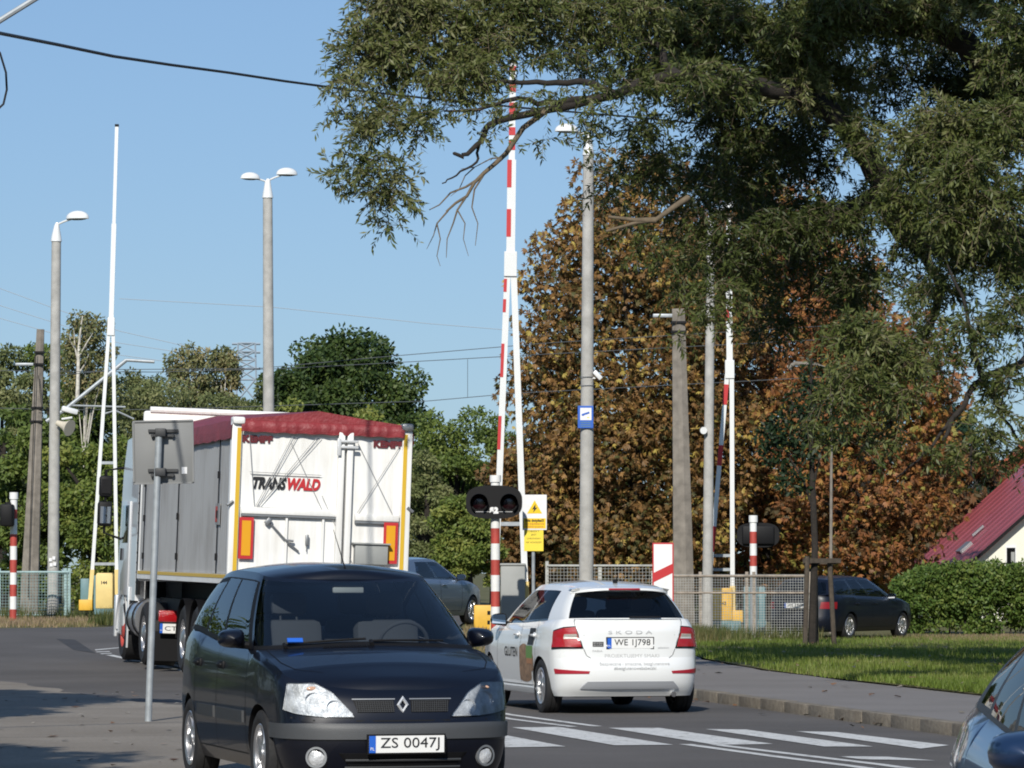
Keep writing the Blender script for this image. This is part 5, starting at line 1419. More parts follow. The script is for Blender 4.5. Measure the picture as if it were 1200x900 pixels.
b.tube([(0, 0, -.1), (0, 0, z(590))], .03, 10); b.build('pole', 'galv', r)
b = MB(); c = at(626.5, 600.5, 66.5) - f; b.box(c + Vector((0, -.05, 0)), (.42, .016, .61), None, 0, .004); b.box(c + Vector((0, -.0595, -.19)), (.385, .004, .175), None, 1)
tr = [(-.13, -.04), (.13, -.04), (0, .19)]; b.prism([(c.x + x, c.z + z_ + .02) for x, z_ in tr], c.y - .0605, c.y - .0565, 1)
bolt = [(.015, .145), (-.045, .05), (-.008, .058), (-.03, -.005), (.05, .085), (.012, .078)]; b.prism([(c.x + x, c.z + z_) for x, z_ in bolt], c.y - .063, c.y - .0608, 2)
put_text(b, 'Nie dotykać!', .06, lambda x, zz: c + Vector((x, -.0625, -.145 + zz)), 2, width=.32, bold=.003); put_text(b, 'Urządzenie', .05, lambda x, zz: c + Vector((x, -.0625, -.20 + zz)), 3, width=.33); put_text(b, 'elektryczne', .05, lambda x, zz: c + Vector((x, -.0625, -.25 + zz)), 3, width=.30)
b.build('sign_plate', ['sign_white', 'sign_yellow', 'ink', 'band_red'], r, smooth=None, recalc=False)
b = MB(); c2 = at(625.5, 632.5, 66.5) - f; b.box(c2 + Vector((0, -.045, 0)), (.335, .012, .395), None, 0, .003)
for i_, (s_, w_) in enumerate((('OBIEKT', .20), ('JEST', .10), ('CHRONIONY', .24), ('NIE WCHODZIĆ', .27))): put_text(b, s_, .04, lambda x, zz: c2 + Vector((x, -.053, .145 - .062 * i_ + zz)), 1, width=w_)
b.build('note_plate', ['note_yellow', 'ink'], r, smooth=None, recalc=False)
r.scale = (1, 1, 1)
f = base(777, 78); r = thing('marker_board', 'white railway countdown board with red border and one red diagonal stripe', 'sign', f); z = lambda py: (at(777, py, 78) - f).z
c = at(777, 676, 78) - f; hz = (z(636) - z(716)) / 2
b = MB(); b.box(c, (.43, .016, hz * 2), None, 1, .004); b.box(c + Vector((0, -.0095, 0)), (.375, .005, hz * 2 - .06), None, 0)
b.prism([(c.x - .195, c.z - .11), (c.x + .195, c.z + .08), (c.x + .195, c.z + .27), (c.x - .195, c.z + .08)], c.y - .016, c.y - .0125, 1)
b.build('board', ['sign_white', 'red'], r, smooth=None)
b = MB(); b.tube([(c.x, .05, -.1), (c.x, .05, c.z + hz * .9)], .035, 8); b.build('pole', 'galv', r)
# low yellow concrete block by the post
f = at(570, 738, 80); f.z = terr(f.x, 80)
r = MB(); r.box((0, 0, .26), (.52, .3, .52), None, 0, .03); r.box((.07, -.152, .36), (.10, .012, .08), None, 1); r.box((.07, -.152, .16), (.10, .012, .08), None, 1)
tag(r.build('bollard_block', ['yellow', 'black'], None, f), 'low yellow block standing on the verge left of the S2 signal post', 'block')
# ---- mesh fences
def fence(label, pts, h, frame, meshm, posts, cell=.055, mid=False, sub=0.0):
    r = thing('mesh_fence', label, 'fence', Vector((pts[0][0], pts[0][1], terr(*pts[0]))))
    o = r.location.copy()
    Pt = lambda u: Vector((lerp(pts[0][0], pts[1][0], u), lerp(pts[0][1], pts[1][1], u), 0))
    L = (Pt(1) - Pt(0)).length; gz = lambda p: max(terr(p.x, p.y), sub)
    for u in posts:
        p = Pt(u); g = gz(p); b = MB(); b.box(p - o + Vector((0, .0, g + h / 2 - .0)), (.07, .07, h + .2), None, 0); b.build('fence_post', frame, r, smooth=None)
    a_ = Pt(0); e_ = Pt(1); b = MB(); g = gz(a_)
    for z_ in (g + h, g + .08) + ((g + h * .74,) if mid else ()):
        b.tube([a_ - o + Vector((0, -.05, z_)), e_ - o + Vector((0, -.05, z_))], .026, 6)
    b.build('rail', frame, r)
    b = MB(); n = int(L / cell)
    for i in range(n + 1):
        p = Pt(i / n) - o; b.tube([p + Vector((0, -.04, g + .1)), p + Vector((0, -.04, g + h))], .0045, 4, 0, False)
    m_ = int(h / cell)
    for k_ in range(1, m_ + 1): b.tube([a_ - o + Vector((0, -.046, g + .06 + k_ * cell)), e_ - o + Vector((0, -.046, g + .06 + k_ * cell))], .0045, 4, 0, False)
    b.build('wire_mesh', meshm, r)
p0, p1 = at(-60, 700, 97), at(81, 700, 97)
fence('green grey mesh fence panel around the lamp post and mast, at the left edge', ((p0.x, 97), (p1.x, 97)), 1.16, 'fence_teal', 'fence_teal', (0, .42, .97, 1.0), .075)
p0, p1 = at(641, 700, 86), at(765, 700, 86)
fence('low grey mesh fence behind the white hatchback, in front of the chestnut trees', ((p0.x, 86), (p1.x, 86)), 1.48, 'fence_grey', 'fence_grey', (0, .5, 1), .075)
p0, p1 = at(766, 700, 87.5), at(948, 700, 87.5)
fence('rusty grey mesh fence in front of the yellow barrier drive and dark estate car', ((p0.x, 87.5), (p1.x, 87.5)), 1.47, 'fence_rust', 'fence_grey', (0, .30, .60, .645, 1), .06, True)
# low grey blue pallet sides / boxes inside the right fence
f = base(884, 96); b = MB()
for k in range(3): b.box((-.19 + .19 * k, 0, .60), (.16, .05, 1.2), None, 0, .01)
b.box((0, .05, .3), (.6, .05, .1)); b.box((0, .05, 1.0), (.6, .05, .1)); tag(b.build('panel_gate', 'teal', None, f), 'faded blue panel gate standing between the yellow drive and the estate car', 'gate')
# ---- cables
def cable(name, pts, rad, label, cat='cable', group=None, m='cable', loc=None):
    p0 = Vector(pts[0]); b = MB(); b.tube([Vector(p) - p0 for p in pts], rad, 6)
    return tag(b.build(name, m, None, p0), label, cat, group)
pp = [(-20, 35, 31), (0, 39, 33), (66, 52, 36), (133, 66, 39), (200, 76, 42), (267, 85, 45), (333, 95, 48), (400, 104, 51), (517, 117, 56), (620, 127, 60), (730, 136, 64), (850, 148, 68), (1000, 166, 73), (1180, 195, 79), (1260, 210, 82)]
cable('overhead_cable', [at(*p) for p in pp], .017, 'thick black overhead cable sagging across the sky into the willow')
r = cable('wire_loop', [at(-14, 44, 32), at(0, 62, 32), at(7, 85, 32), at(8, 105, 32), at(4, 122, 32), at(-6, 131, 32)], .010, 'short black wire loop hanging at the left edge of the sky')
# utility pole just outside the view with its lamp arm showing
f = Vector((-8.8, 31, .03)); r = thing('utility_pole', 'grey lamp arm of a pole crossing the top left corner of the sky', 'pole', f)
b = MB(); b.tube([(0, 0, -.3), (0, 0, 8.2)], [.15, .09], 14); b.build('shaft', 'concrete', r)
b = MB(); b.tube([Vector((0, 0, 3.2)), at(-75, 70, 31) - f, at(0, 24, 31) - f, at(42, -2, 31) - f, at(110, -38, 31) - f], .024, 8); b.build('arm', 'galv', r)
lamp_head(r, at(110, -38, 31) - f, (1, 0, .4), .7)
# railway wires
W = [([(55, 441), (140, 433), (300, 432), (440, 419), (640, 402), (1000, 380), (1300, 362)], 'upper'), ([(-40, 434), (180, 436), (330, 432), (480, 424), (640, 415), (1000, 396), (1300, 380)], 'middle'), ([(-40, 477), (60, 480), (180, 480), (500, 470), (602, 461), (1000, 440), (1300, 425)], 'lower')]
for pts_, nm in W:
    cable('contact_wire', [at(x, y, 107) for x, y in pts_], .011, {'upper': 'topmost black railway wire running behind the barrier', 'middle': 'second railway wire just below the topmost one', 'lower': 'lowest railway wire, meeting the upright dropper, above the trees'}[nm], 'wire', 'railway overhead wires', 'wire')
cable('dropper_wire', [at(548, 421, 107), at(548, 466, 107)], .008, 'short upright dropper wire joining two railway wires against the sky', 'wire', 'railway overhead wires', 'wire')
for k_, (pts_, lb) in enumerate([([(-60, 318), (0, 338), (60, 360), (140, 388), (215, 405), (285, 417)], 'highest faint far power line left of the tall lamp post'), ([(-60, 342), (0, 358), (60, 377), (140, 402), (285, 424)], 'middle faint far power line left of the tall lamp post'), ([(-60, 360), (0, 373), (60, 390), (140, 416), (285, 436)], 'lowest faint far power line left of the tall lamp post'), ([(140, 350), (320, 360), (500, 379), (660, 392)], 'very faint far power line above the dark oak')]):
    cable('power_line', [at(x, y, 210) for x, y in pts_], .022, lb, 'wire', 'far power lines', 'pylon')
# far pylon
f = base(289, 215); r = thing('power_pylon', 'faint lattice power pylon standing far behind the birches', 'pylon', f); X = lambda px, py, dy=0: at(px, py, 215 + dy) - f
b = MB()
def lat(p, q, w_=.05): b.tube([p, q], w_, 4, 0, False)
zt, lv = 402, [402, 412, 422, 432, 445, 470, 520, 600]
for g in (-1, 1):
    for dy in (-1, 1): lat(X(289 + g * 10, 402, dy), X(289 + g * 17, 640, dy * 2))
for a_, b_ in zip(lv, lv[1:]):
    for dy in (-1, 1): lat(X(279, a_, dy), X(300, b_, dy)); lat(X(299, a_, dy), X(278, b_, dy)); lat(X(279, a_, dy), X(299, a_, dy))
for py in (403, 413, 432): lat(X(272, py), X(305, py), .07)
b.build('lattice', 'pylon', r, smooth=None)
# ---------------------------------------------------------------- foliage
def unit(v): return v / np.maximum(np.linalg.norm(v, axis=1), 1e-9)[:, None]
def leaves(P, D, N, L, W):
    """rhombus leaves: base points P, directions D, approximate normals N"""
    U = unit(np.cross(D, N)); n = len(P)
    L = np.broadcast_to(L, n)[:, None]; W = np.broadcast_to(W, n)[:, None]
    V = np.empty((n * 4, 3)); V[0::4] = P; V[1::4] = P + D * L * .45 + U * W / 2; V[2::4] = P + D * L; V[3::4] = P + D * L * .45 - U * W / 2
    return V
def shell_pts(c, r, n, inner=.45):
    d = unit(rng.normal(size=(n, 3))); k = (inner ** 3 + (1 - inner ** 3) * rng.random(n)) ** (1 / 3)
    return np.array(c) + d * np.array(r) * k[:, None], d
def clump_leaves(clumps, per, L, W, droop=.4, leaflets=1, tone=.25, hang=0.0, inner=.45):
    """clumps: (centre, radii, weight, tone)"""
    VV, RR = [], []
    for c, r, w, tn in clumps:
        n = max(4, int(per * w)); P, d = shell_pts(c, r, n, inner)
        base_t = tn + rng.normal(0, tone * .5)
        if leaflets == 1:
            D = unit(d * .6 + rng.normal(size=(n, 3)) * .8 + np.array([0, 0, -droop])); Nn = unit(d * .7 + rng.normal(size=(n, 3)) * .7 + np.array([0, -.25, .35]))
            VV.append(leaves(P, D, Nn, L * rng.uniform(.7, 1.3, n), W * rng.uniform(.7, 1.3, n))); RR.append(np.clip(base_t + rng.normal(0, tone, n), 0, 1))
        else:
            ax = unit(d * .8 + rng.normal(size=(n, 3)) * .5 + np.array([0, -.1, -droop * .3])); q = unit(np.cross(ax, rng.normal(size=(n, 3)))); tt = base_t + rng.normal(0, tone, n)
            up = unit(np.cross(ax, q)); sc = rng.uniform(.7, 1.25, n)
            for k in range(leaflets):
                a = (k / (leaflets - 1) - .5) * 2.6
                D = unit(ax * math.cos(a) + q * math.sin(a) + np.array([0, 0, -droop])); Nn = unit(up + rng.normal(size=(n, 3)) * .25)
                s_ = sc * (1 - .25 * abs(a) / 1.3); VV.append(leaves(P, D, Nn, L * s_, W * s_)); RR.append(np.clip(tt + rng.normal(0, .06, n), 0, 1))
    return np.concatenate(VV), np.concatenate(RR)
LM = leaf_mat
M['oak'] = LM('oak', [(0.025, 0.050, 0.013), (0.052, 0.088, 0.021), (0.093, 0.130, 0.028)], .25)
M['bushy'] = LM('bushy', [(0.082, 0.121, 0.026), (0.150, 0.206, 0.042), (0.259, 0.278, 0.065)], .3)
M['olive'] = LM('olive', [(0.111, 0.139, 0.049), (0.182, 0.209, 0.078), (0.286, 0.290, 0.130)], .3)
M['birchleaf'] = LM('birchleaf', [(0.117, 0.143, 0.052), (0.208, 0.215, 0.091), (0.338, 0.273, 0.130)], .3)
M['midgreen'] = LM('midgreen', [(0.067, 0.102, 0.025), (0.120, 0.174, 0.037), (0.194, 0.239, 0.052)], .3)
M['chestnut'] = LM('chestnut', [(0.085, 0.086, 0.026), (0.159, 0.098, 0.037), (0.232, 0.121, 0.044), (0.329, 0.184, 0.055), (0.439, 0.345, 0.083)], .22)
M['chestnut_red'] = LM('chestnut_red', [(0.084, 0.063, 0.026), (0.186, 0.085, 0.035), (0.288, 0.110, 0.040), (0.372, 0.178, 0.050), (0.264, 0.241, 0.055)], .22)
M['spruce'] = LM('spruce', [(.012, .034, .020), (.022, .055, .03), (.038, .08, .04)], .1)
M['willow'] = LM('willow', [(.042, .060, .016), (.085, .110, .026), (.14, .158, .045), (.21, .21, .095)], .3, .5)
M['hedgeleaf'] = LM('hedgeleaf', [(0.052, 0.099, 0.018), (0.104, 0.166, 0.031), (0.187, 0.229, 0.052)], .28)
M['youngleaf'] = LM('youngleaf', [(.012, .028, .010), (.025, .05, .016)], .2)
def tree(name, label, px, ytop, ybot, half, Y, leafm, nc, per, L, W, bark='bark', leaflets=1, droop=.35, group=None, trunk_px=None, tone=.2, tn=.5, cr=(.15, .31), limbs=9, thick=.22, yr=.8, keep=None, crown_pow=.5, inner=.25, squash=.75, bare=None, seed=None):
    """tree whose crown spans photo rows ytop..ybot, +-half photo px round column px at depth Y"""
    f = base(trunk_px if trunk_px is not None else px, Y); m = mpp(Y)
    top = at(px, ytop, Y).z; bot = max(at(px, ybot, Y).z, f.z + .1); cx = at(px, 500, Y).x
    R_ = half * m; hz = (top - bot) / 2; C = np.array([cx, Y, (top + bot) / 2])
    r = thing(name, label, 'tree', f, 0, group); rs = np.random.default_rng(seed if seed is not None else int(px * 7 + ytop)); cl = []
    if leaflets == 1: nc, per = int(nc * 1.35), int(per * 1.15)
    while len(cl) < nc:
        d = rs.normal(size=3); d /= np.linalg.norm(d); k = rs.random() ** crown_pow
        k = .35 + .55 * k
        if keep and not keep(d, rs): continue
        q = rs.uniform(*cr); c = C + d * np.array([R_, R_ * yr, hz]) * (k if k < .8 else k + rs.random() * .14)
        s_ = q * min(R_, hz) * 1.0
        cl.append((c, (s_ * rs.uniform(.9, 1.35), s_ * rs.uniform(.9, 1.3), s_ * squash * rs.uniform(.85, 1.2)), 1.0 * (q / cr[1]) ** 2, tn + rs.normal(0, .13)))
    V, t_ = clump_leaves(cl, per, L, W, droop, leaflets, tone, inner=inner)
    V -= np.array(f)
    np_mesh('crown', V, 4, leafm, t_, r)
    b = MB(); tp = Vector((cx, Y, lerp(bot, top, .8))) - f; w = thick
    b.tube([(0, 0, -.3), (tp.x * .15, 0, tp.z * .25), (tp.x * .6, .05, tp.z * .55), tp], [w, w * .8, w * .5, w * .12], 10)
    for c, rr, _, _ in cl[:limbs]:
        c = Vector(c) - f; s0 = Vector((tp.x * .35, 0, max(tp.z * .3, min(tp.z * .6, c.z * .6)))); b.tube([s0, (s0 + c) / 2 + Vector((0, 0, .1 * c.z * .3)), c], [w * .45, w * .28, w * .06], 6)
    if bare: bare(b, f)
    b.build('trunk', bark, r, smooth=60); return r
BG = 'trees and bushes beyond the railway'
tree('bush', 'olive green bushy tree cut off at the left edge behind the mesh fence', 2, 392, 690, 46, 128, 'olive', 46, 323, 0.173, 0.086, group=BG)
tree('tree', 'dark green tree whose top shows behind the brown railway mast', 66, 377, 640, 46, 146, 'midgreen', 40, 340, 0.187, 0.101, group=BG)
def birch_bare(px0, Y, pts):
    def fn(b, f):
        for p, w in pts: b.tube([at(x, y, Y) - f + Vector((0, -.9, 0)) for x, y in p], [w * (1 - .8 * i / (len(p) - 1)) for i in range(len(p))], 6)
    return fn
tree('birch_tree', 'birch with bare white trunk and branches rising above the left bushes', 98, 362, 480, 38, 140, 'birchleaf', 60, 90, .16, .08, 'bark_birch', 1, .8, BG, cr=(.2, .34), thick=.05, inner=.2, tone=.25, bare=birch_bare(95, 140, [([(94, 470), (95, 430), (96, 405), (98, 385), (100, 372)], .085), ([(95, 425), (91, 408), (90, 388)], .05), ([(96, 420), (104, 405), (112, 392)], .045), ([(95, 440), (103, 428), (108, 415)], .04), ([(91, 410), (86, 402), (84, 392)], .03)]))
tree('bush', 'thick mid green bush directly behind the mesh fence and tall lamp post', 36, 470, 705, 62, 118, 'midgreen', 60, 340, 0.173, 0.094, group=BG, crown_pow=.4)
tree('bush', 'dense green bush behind the upright barrier at the lorry cab', 112, 488, 715, 58, 116, 'bushy', 56, 340, 0.158, 0.086, group=BG)
tree('birch_tree', 'taller of the two small birches between the lamp post and barrier', 221, 396, 500, 27, 150, 'birchleaf', 44, 100, .17, .08, 'bark_birch', 1, .8, BG, cr=(.28, .42), thick=.10, inner=.2)
tree('birch_tree', 'twin topped birch standing just left of the far pylon', 259, 398, 500, 25, 151, 'birchleaf', 44, 100, .17, .08, 'bark_birch', 1, .8, BG, cr=(.28, .42), thick=.10, inner=.2)
tree('tree', 'pale olive tree below the two small birches', 182, 424, 640, 62, 134, 'olive', 60, 323, 0.144, 0.065, group=BG, tone=.25)
tree('tree', 'grey green willowy tree beneath the pylon, above the lorry', 262, 456, 650, 52, 131, 'olive', 46, 323, 0.144, 0.065, group=BG, tn=.4)
tree('tree', 'olive green tree filling the skyline between the bare birch and the two small birches', 158, 428, 640, 46, 143, 'olive', 60, 300, .16, .075, group=BG, tn=.45)
tree('tree', 'dull green tree filling the skyline right of the brown railway mast', 118, 440, 640, 44, 148, 'midgreen', 60, 300, .16, .085, group=BG, tn=.35)
tree('tree', 'dull olive tree between the brown railway mast and the left edge', 30, 415, 640, 36, 139, 'olive', 60, 300, .16, .075, group=BG, tn=.4)
tree('tree', 'low olive tree just right of the pylon and left of the twin lamp post', 296, 440, 640, 36, 146, 'olive', 60, 300, .16, .075, group=BG, tn=.35)
tree('tree', 'mid green tree just right of the lorry, half way to the S2 signal', 507, 474, 690, 40, 142, 'midgreen', 60, 300, .16, .085, group=BG, tn=.5)
tree('tree', 'mid green tree directly behind the S2 signal and its barrier arm', 580, 478, 700, 36, 140, 'midgreen', 60, 300, .16, .085, group=BG, tn=.4)
tree('oak_tree', 'big dark green oak rising behind the red tarpaulin', 402, 389, 600, 88, 152, 'oak', 95, 480, .19, .13, group=BG, cr=(.2, .34), tone=.22)
tree('tree', 'dark green tree on the left flank of the big oak, behind the twin lamp post', 330, 425, 600, 48, 149, 'oak', 50, 420, .19, .12, group=BG)
tree('bush', 'yellowish green bush below the oak, just left of the twin lamp post', 318, 462, 640, 52, 132, 'bushy', 40, 306, 0.158, 0.086, group=BG, tn=.62)
tree('bush', 'yellowish green bush peeping over the red tarpaulin', 440, 480, 660, 58, 130, 'bushy', 44, 306, 0.158, 0.086, group=BG, tn=.65)
tree('tree', 'loose mid green tree filling the gap between lorry and S2 signal', 535, 468, 690, 58, 136, 'midgreen', 60, 306, 0.158, 0.079, group=BG, tn=.62)
tree('bush', 'olive green shrub right beside the right edge of the lorry tailgate', 500, 520, 715, 42, 120, 'olive', 50, 306, 0.144, 0.058, group=BG, tn=.5)
tree('bush', 'bright green shrub low between the saloon car and the S2 signal', 548, 570, 722, 42, 112, 'bushy', 50, 323, 0.137, 0.072, group=BG, tn=.6)
tree('bush', 'deep green bush hidden behind the lorry trailer', 240, 500, 715, 70, 124, 'midgreen', 40, 289, 0.173, 0.086, group=BG)
CH = 'autumn brown chestnut trees'
tree('chestnut_tree', 'brown chestnut tree with green tinged top behind the blue camera notice', 745, 190, 705, 142, 118, 'chestnut', 360, 125, .19, .066, 'bark', 5, .55, CH, cr=(.20, .30), tone=.25, tn=.44, crown_pow=.35, inner=.6, thick=.35, squash=.6)
tree('chestnut_tree', 'rusty brown chestnut tree behind the slanting white barrier arm', 895, 205, 710, 142, 124, 'chestnut_red', 340, 122, .19, .066, 'bark', 5, .55, CH, cr=(.20, .30), tone=.25, tn=.44, crown_pow=.35, inner=.6, thick=.35, squash=.6)
tree('chestnut_tree', 'smaller orange brown chestnut tree between the staked young tree and the dark spruce', 1015, 335, 710, 105, 116, 'chestnut_red', 230, 112, .185, .064, 'bark', 5, .55, CH, cr=(.22, .34), tone=.25, tn=.52, crown_pow=.35, inner=.6, thick=.3, squash=.6)
tree('chestnut_tree', 'dull brown chestnut foliage low at the left of the chestnut row, behind the grey cabinet', 640, 500, 715, 66, 121, 'chestnut', 150, 115, .19, .066, 'bark', 5, .55, CH, cr=(.24, .36), tone=.15, tn=.34, crown_pow=.35, inner=.6, thick=.2, squash=.6)
# dark conifer beside the red roof
f = base(1112, 138); r = thing('spruce_tree', 'dark green conifer beside the red roofed house', 'tree', f); cl = []; rs = np.random.default_rng(5)
for k in range(150):
    u = rs.random() ** .8; z_ = lerp(.4, 7.6, u); rad = (1 - u) * 2.5 + .5; a_ = rs.uniform(0, 2 * PI)
    cl.append(((rad * math.cos(a_) * .8 + .0, rad * math.sin(a_) * .8, z_), (.55, .55, .22), .7, .4 + rs.normal(0, .12)))
V, t_ = clump_leaves(cl, 150, .26, .07, .25, 1, .2); np_mesh('crown', V, 4, 'spruce', t_, r)
b = MB(); b.tube([(0, 0, -.2), (0, 0, 4), (0, 0, 7.8)], [.2, .12, .03], 8); b.build('trunk', 'bark', r)
tree('tree', 'dark reddish tree behind the conifer, under the hanging willow', 1110, 505, 640, 60, 134, 'chestnut_red', 46, 50, .3, .12, 'bark', 5, .5, None, tn=.15, tone=.12)
# hedge
f = base(1120, 96); r = thing('hedge', 'trimmed bright green hedge between the estate car and the white house', 'hedge', f); cl = []; rs = np.random.default_rng(9)
for k in range(330):
    x = rs.uniform(-1.45, 3.1); h = 1.58 * min(1, (x + 1.75) / .9) ** .5 + .10 * math.sin(x * 3.1) + .06 * math.sin(x * 8.3) + abs(rs.normal(0, .09))
    cl.append(((x, rs.uniform(-.5, .6), h * rs.random() ** .6), (.30, .28, .22), 1, .5 + rs.normal(0, .14)))
V, t_ = clump_leaves(cl, 120, .11, .06, .15, 1, .22); np_mesh('foliage', V, 4, 'hedgeleaf', t_, r)
b = MB()
for k in range(12): b.tube([(-1.3 + .38 * k, 0, -.1), (-1.25 + .38 * k, .05, 1.2)], [.03, .01], 5)
b.build('stem', 'bark', r)
# young staked tree
f = base(951, 74.5); f.z = .14; X = lambda px, py, dy=0: at(px, py, 74.5 + dy) - f
r = thing('young_tree', 'young dark tree tied inside a frame of three wooden stakes on the grass bank', 'tree', f)
b = MB(); b.tube([(0, 0, -.1), X(953, 700), X(955, 640), X(952, 560), X(949, 480), X(951, 420)], [.085, .075, .065, .055, .04, .02], 10)
for p in ([(954, 600), (940, 560), (915, 520)], [(953, 570), (962, 530), (985, 500)], [(950, 520), (938, 490), (925, 465)], [(950, 490), (958, 460), (965, 440)]): b.tube([X(*q) for q in p], [.03, .022, .01], 6)
b.build('trunk', 'bark', r)
cl = [(np.array(X(x, y, dy)), (rx * mpp(74.5), .35, ry * mpp(74.5)), w, .4) for x, y, rx, ry, dy, w in ((925, 500, 30, 24, 0, 1), (915, 530, 26, 20, .2, .9), (945, 470, 26, 24, .1, .8), (955, 520, 22, 26, -.1, .6), (980, 500, 22, 22, 0, .5), (960, 440, 22, 22, .1, .5), (930, 565, 20, 16, 0, .5), (900, 510, 16, 14, 0, .4))]
V, t_ = clump_leaves(cl, 360, .13, .06, .4, 1, .2); np_mesh('crown', V, 4, 'youngleaf', t_, r)
b = MB()
for (x0, y0, x1, y1, dy) in ((943, 772, 946, 652, -.25), (978, 762, 972, 655, .15), (957, 770, 955, 652, .35)): b.tube([X(x0, y0, dy), X(x1, y1, dy)], .048, 8)
b.build('stake', 'stake', r)
b = MB()
for p, q in (((942, 656, -.28), (985, 658, .15)), ((942, 660, -.25), (957, 656, .35)), ((957, 657, .38), (980, 660, .15))): b.box((X(*p) + X(*q)) / 2, ((X(*q) - X(*p)).length, .04, .09), (0, 0, math.atan2((X(*q) - X(*p)).y, (X(*q) - X(*p)).x)))
b.build('stake_rail', 'stake', r)
# red roofed house
def house():
    Y = 124; f = base(1165, Y); r = thing('house', 'cream house with dark red metal roof and a small gable window', 'house', f, R(5.5))
    ridge = 5.95; ev = 1.95; hw_ = 4.6; x0 = -.73
    b = MB(); xm = x0 + hw_; b.add([(x0, 0, -.2), (x0 + 2 * hw_, 0, -.2), (x0 + 2 * hw_, 0, ev), (xm, 0, ridge - .12), (x0, 0, ev), (x0, 9, -.2), (x0 + 2 * hw_, 9, -.2), (x0 + 2 * hw_, 9, ev), (xm, 9, ridge - .12), (x0, 9, ev)],
                     [(0, 1, 2, 3, 4), (9, 8, 7, 6, 5), (0, 4, 9, 5), (1, 6, 7, 2)]); b.build('wall', 'render_wall', r, smooth=None)
    b = MB()
    for g in (-1, 1):
        rows = []; n = 90
        for i in range(n + 1):
            y = -.35 + 9.6 * i / n; dz = .035 if i % 8 == 0 else 0
            rows.append([(xm + g * (hw_ + .16), y, ev - .13 + dz + (.03 if 0 else 0)), (xm + g * (hw_ * .5), y, (ridge + ev) / 2 + dz), (xm, y, ridge + dz)])
        b.grid(rows); b.grid([[(p[0], p[1], p[2] - .14) for p in (q[0], q[2])] for q in rows])
        b.grid([[rows[0][0], rows[0][1], rows[0][2]], [(p[0], p[1], p[2] - .14) for p in rows[0]]], 1)
    rf = b.build('roof', [mat('roof_red', (.32, .072, .082), .45, coat=.2, noise=.1, nscale=.8), 'black'], r, smooth=None)
    b = MB(); b.box((x0 + .4, 3.0, ev + .42), (.5, .7, .1), (0, R(-41), 0), 0); b.box((x0 + 1.0, 3.6, ev + .98), (.5, .1, .07), (0, R(-41), 0), 0); b.build('roof_window', 'steel', rf)
    wx = (1185 - 1165) * mpp(Y); wz = (at(1185, 655, Y) - f).z
    b = MB(); b.box((wx, -.012, wz), (.36, .06, .82), None, 0); w_ = b.build('window', 'sign_white', r, smooth=None)
    b = MB(); b.box((wx, -.046, wz), (.28, .012, .72), None, 0); b.build('pane', 'black_gloss', w_, smooth=None)
    b = MB(); b.box((wx + .06, -.055, wz - .05), (.12, .004, .55), None, 0); b.build('curtain', 'cabinet', w_, smooth=None)
house()
f = base(1225, 170); r = thing('far_house', 'orange tiled roof of a farther house showing through the willow at the right edge', 'house', f, R(-20))
b = MB(); b.box((0, 4, 2.2), (7, 8, 4.6)); b.build('wall', 'render_wall', r, smooth=None)
b = MB(); b.prism([(-4, 4.3), (0, 8.2), (4, 4.3), (4, 4.0), (0, 7.9), (-4, 4.0)], -.5, 8.5); b.build('roof', mat('roof_orange', (.33, .075, .03), .7, noise=.15, nscale=3), r, smooth=None)
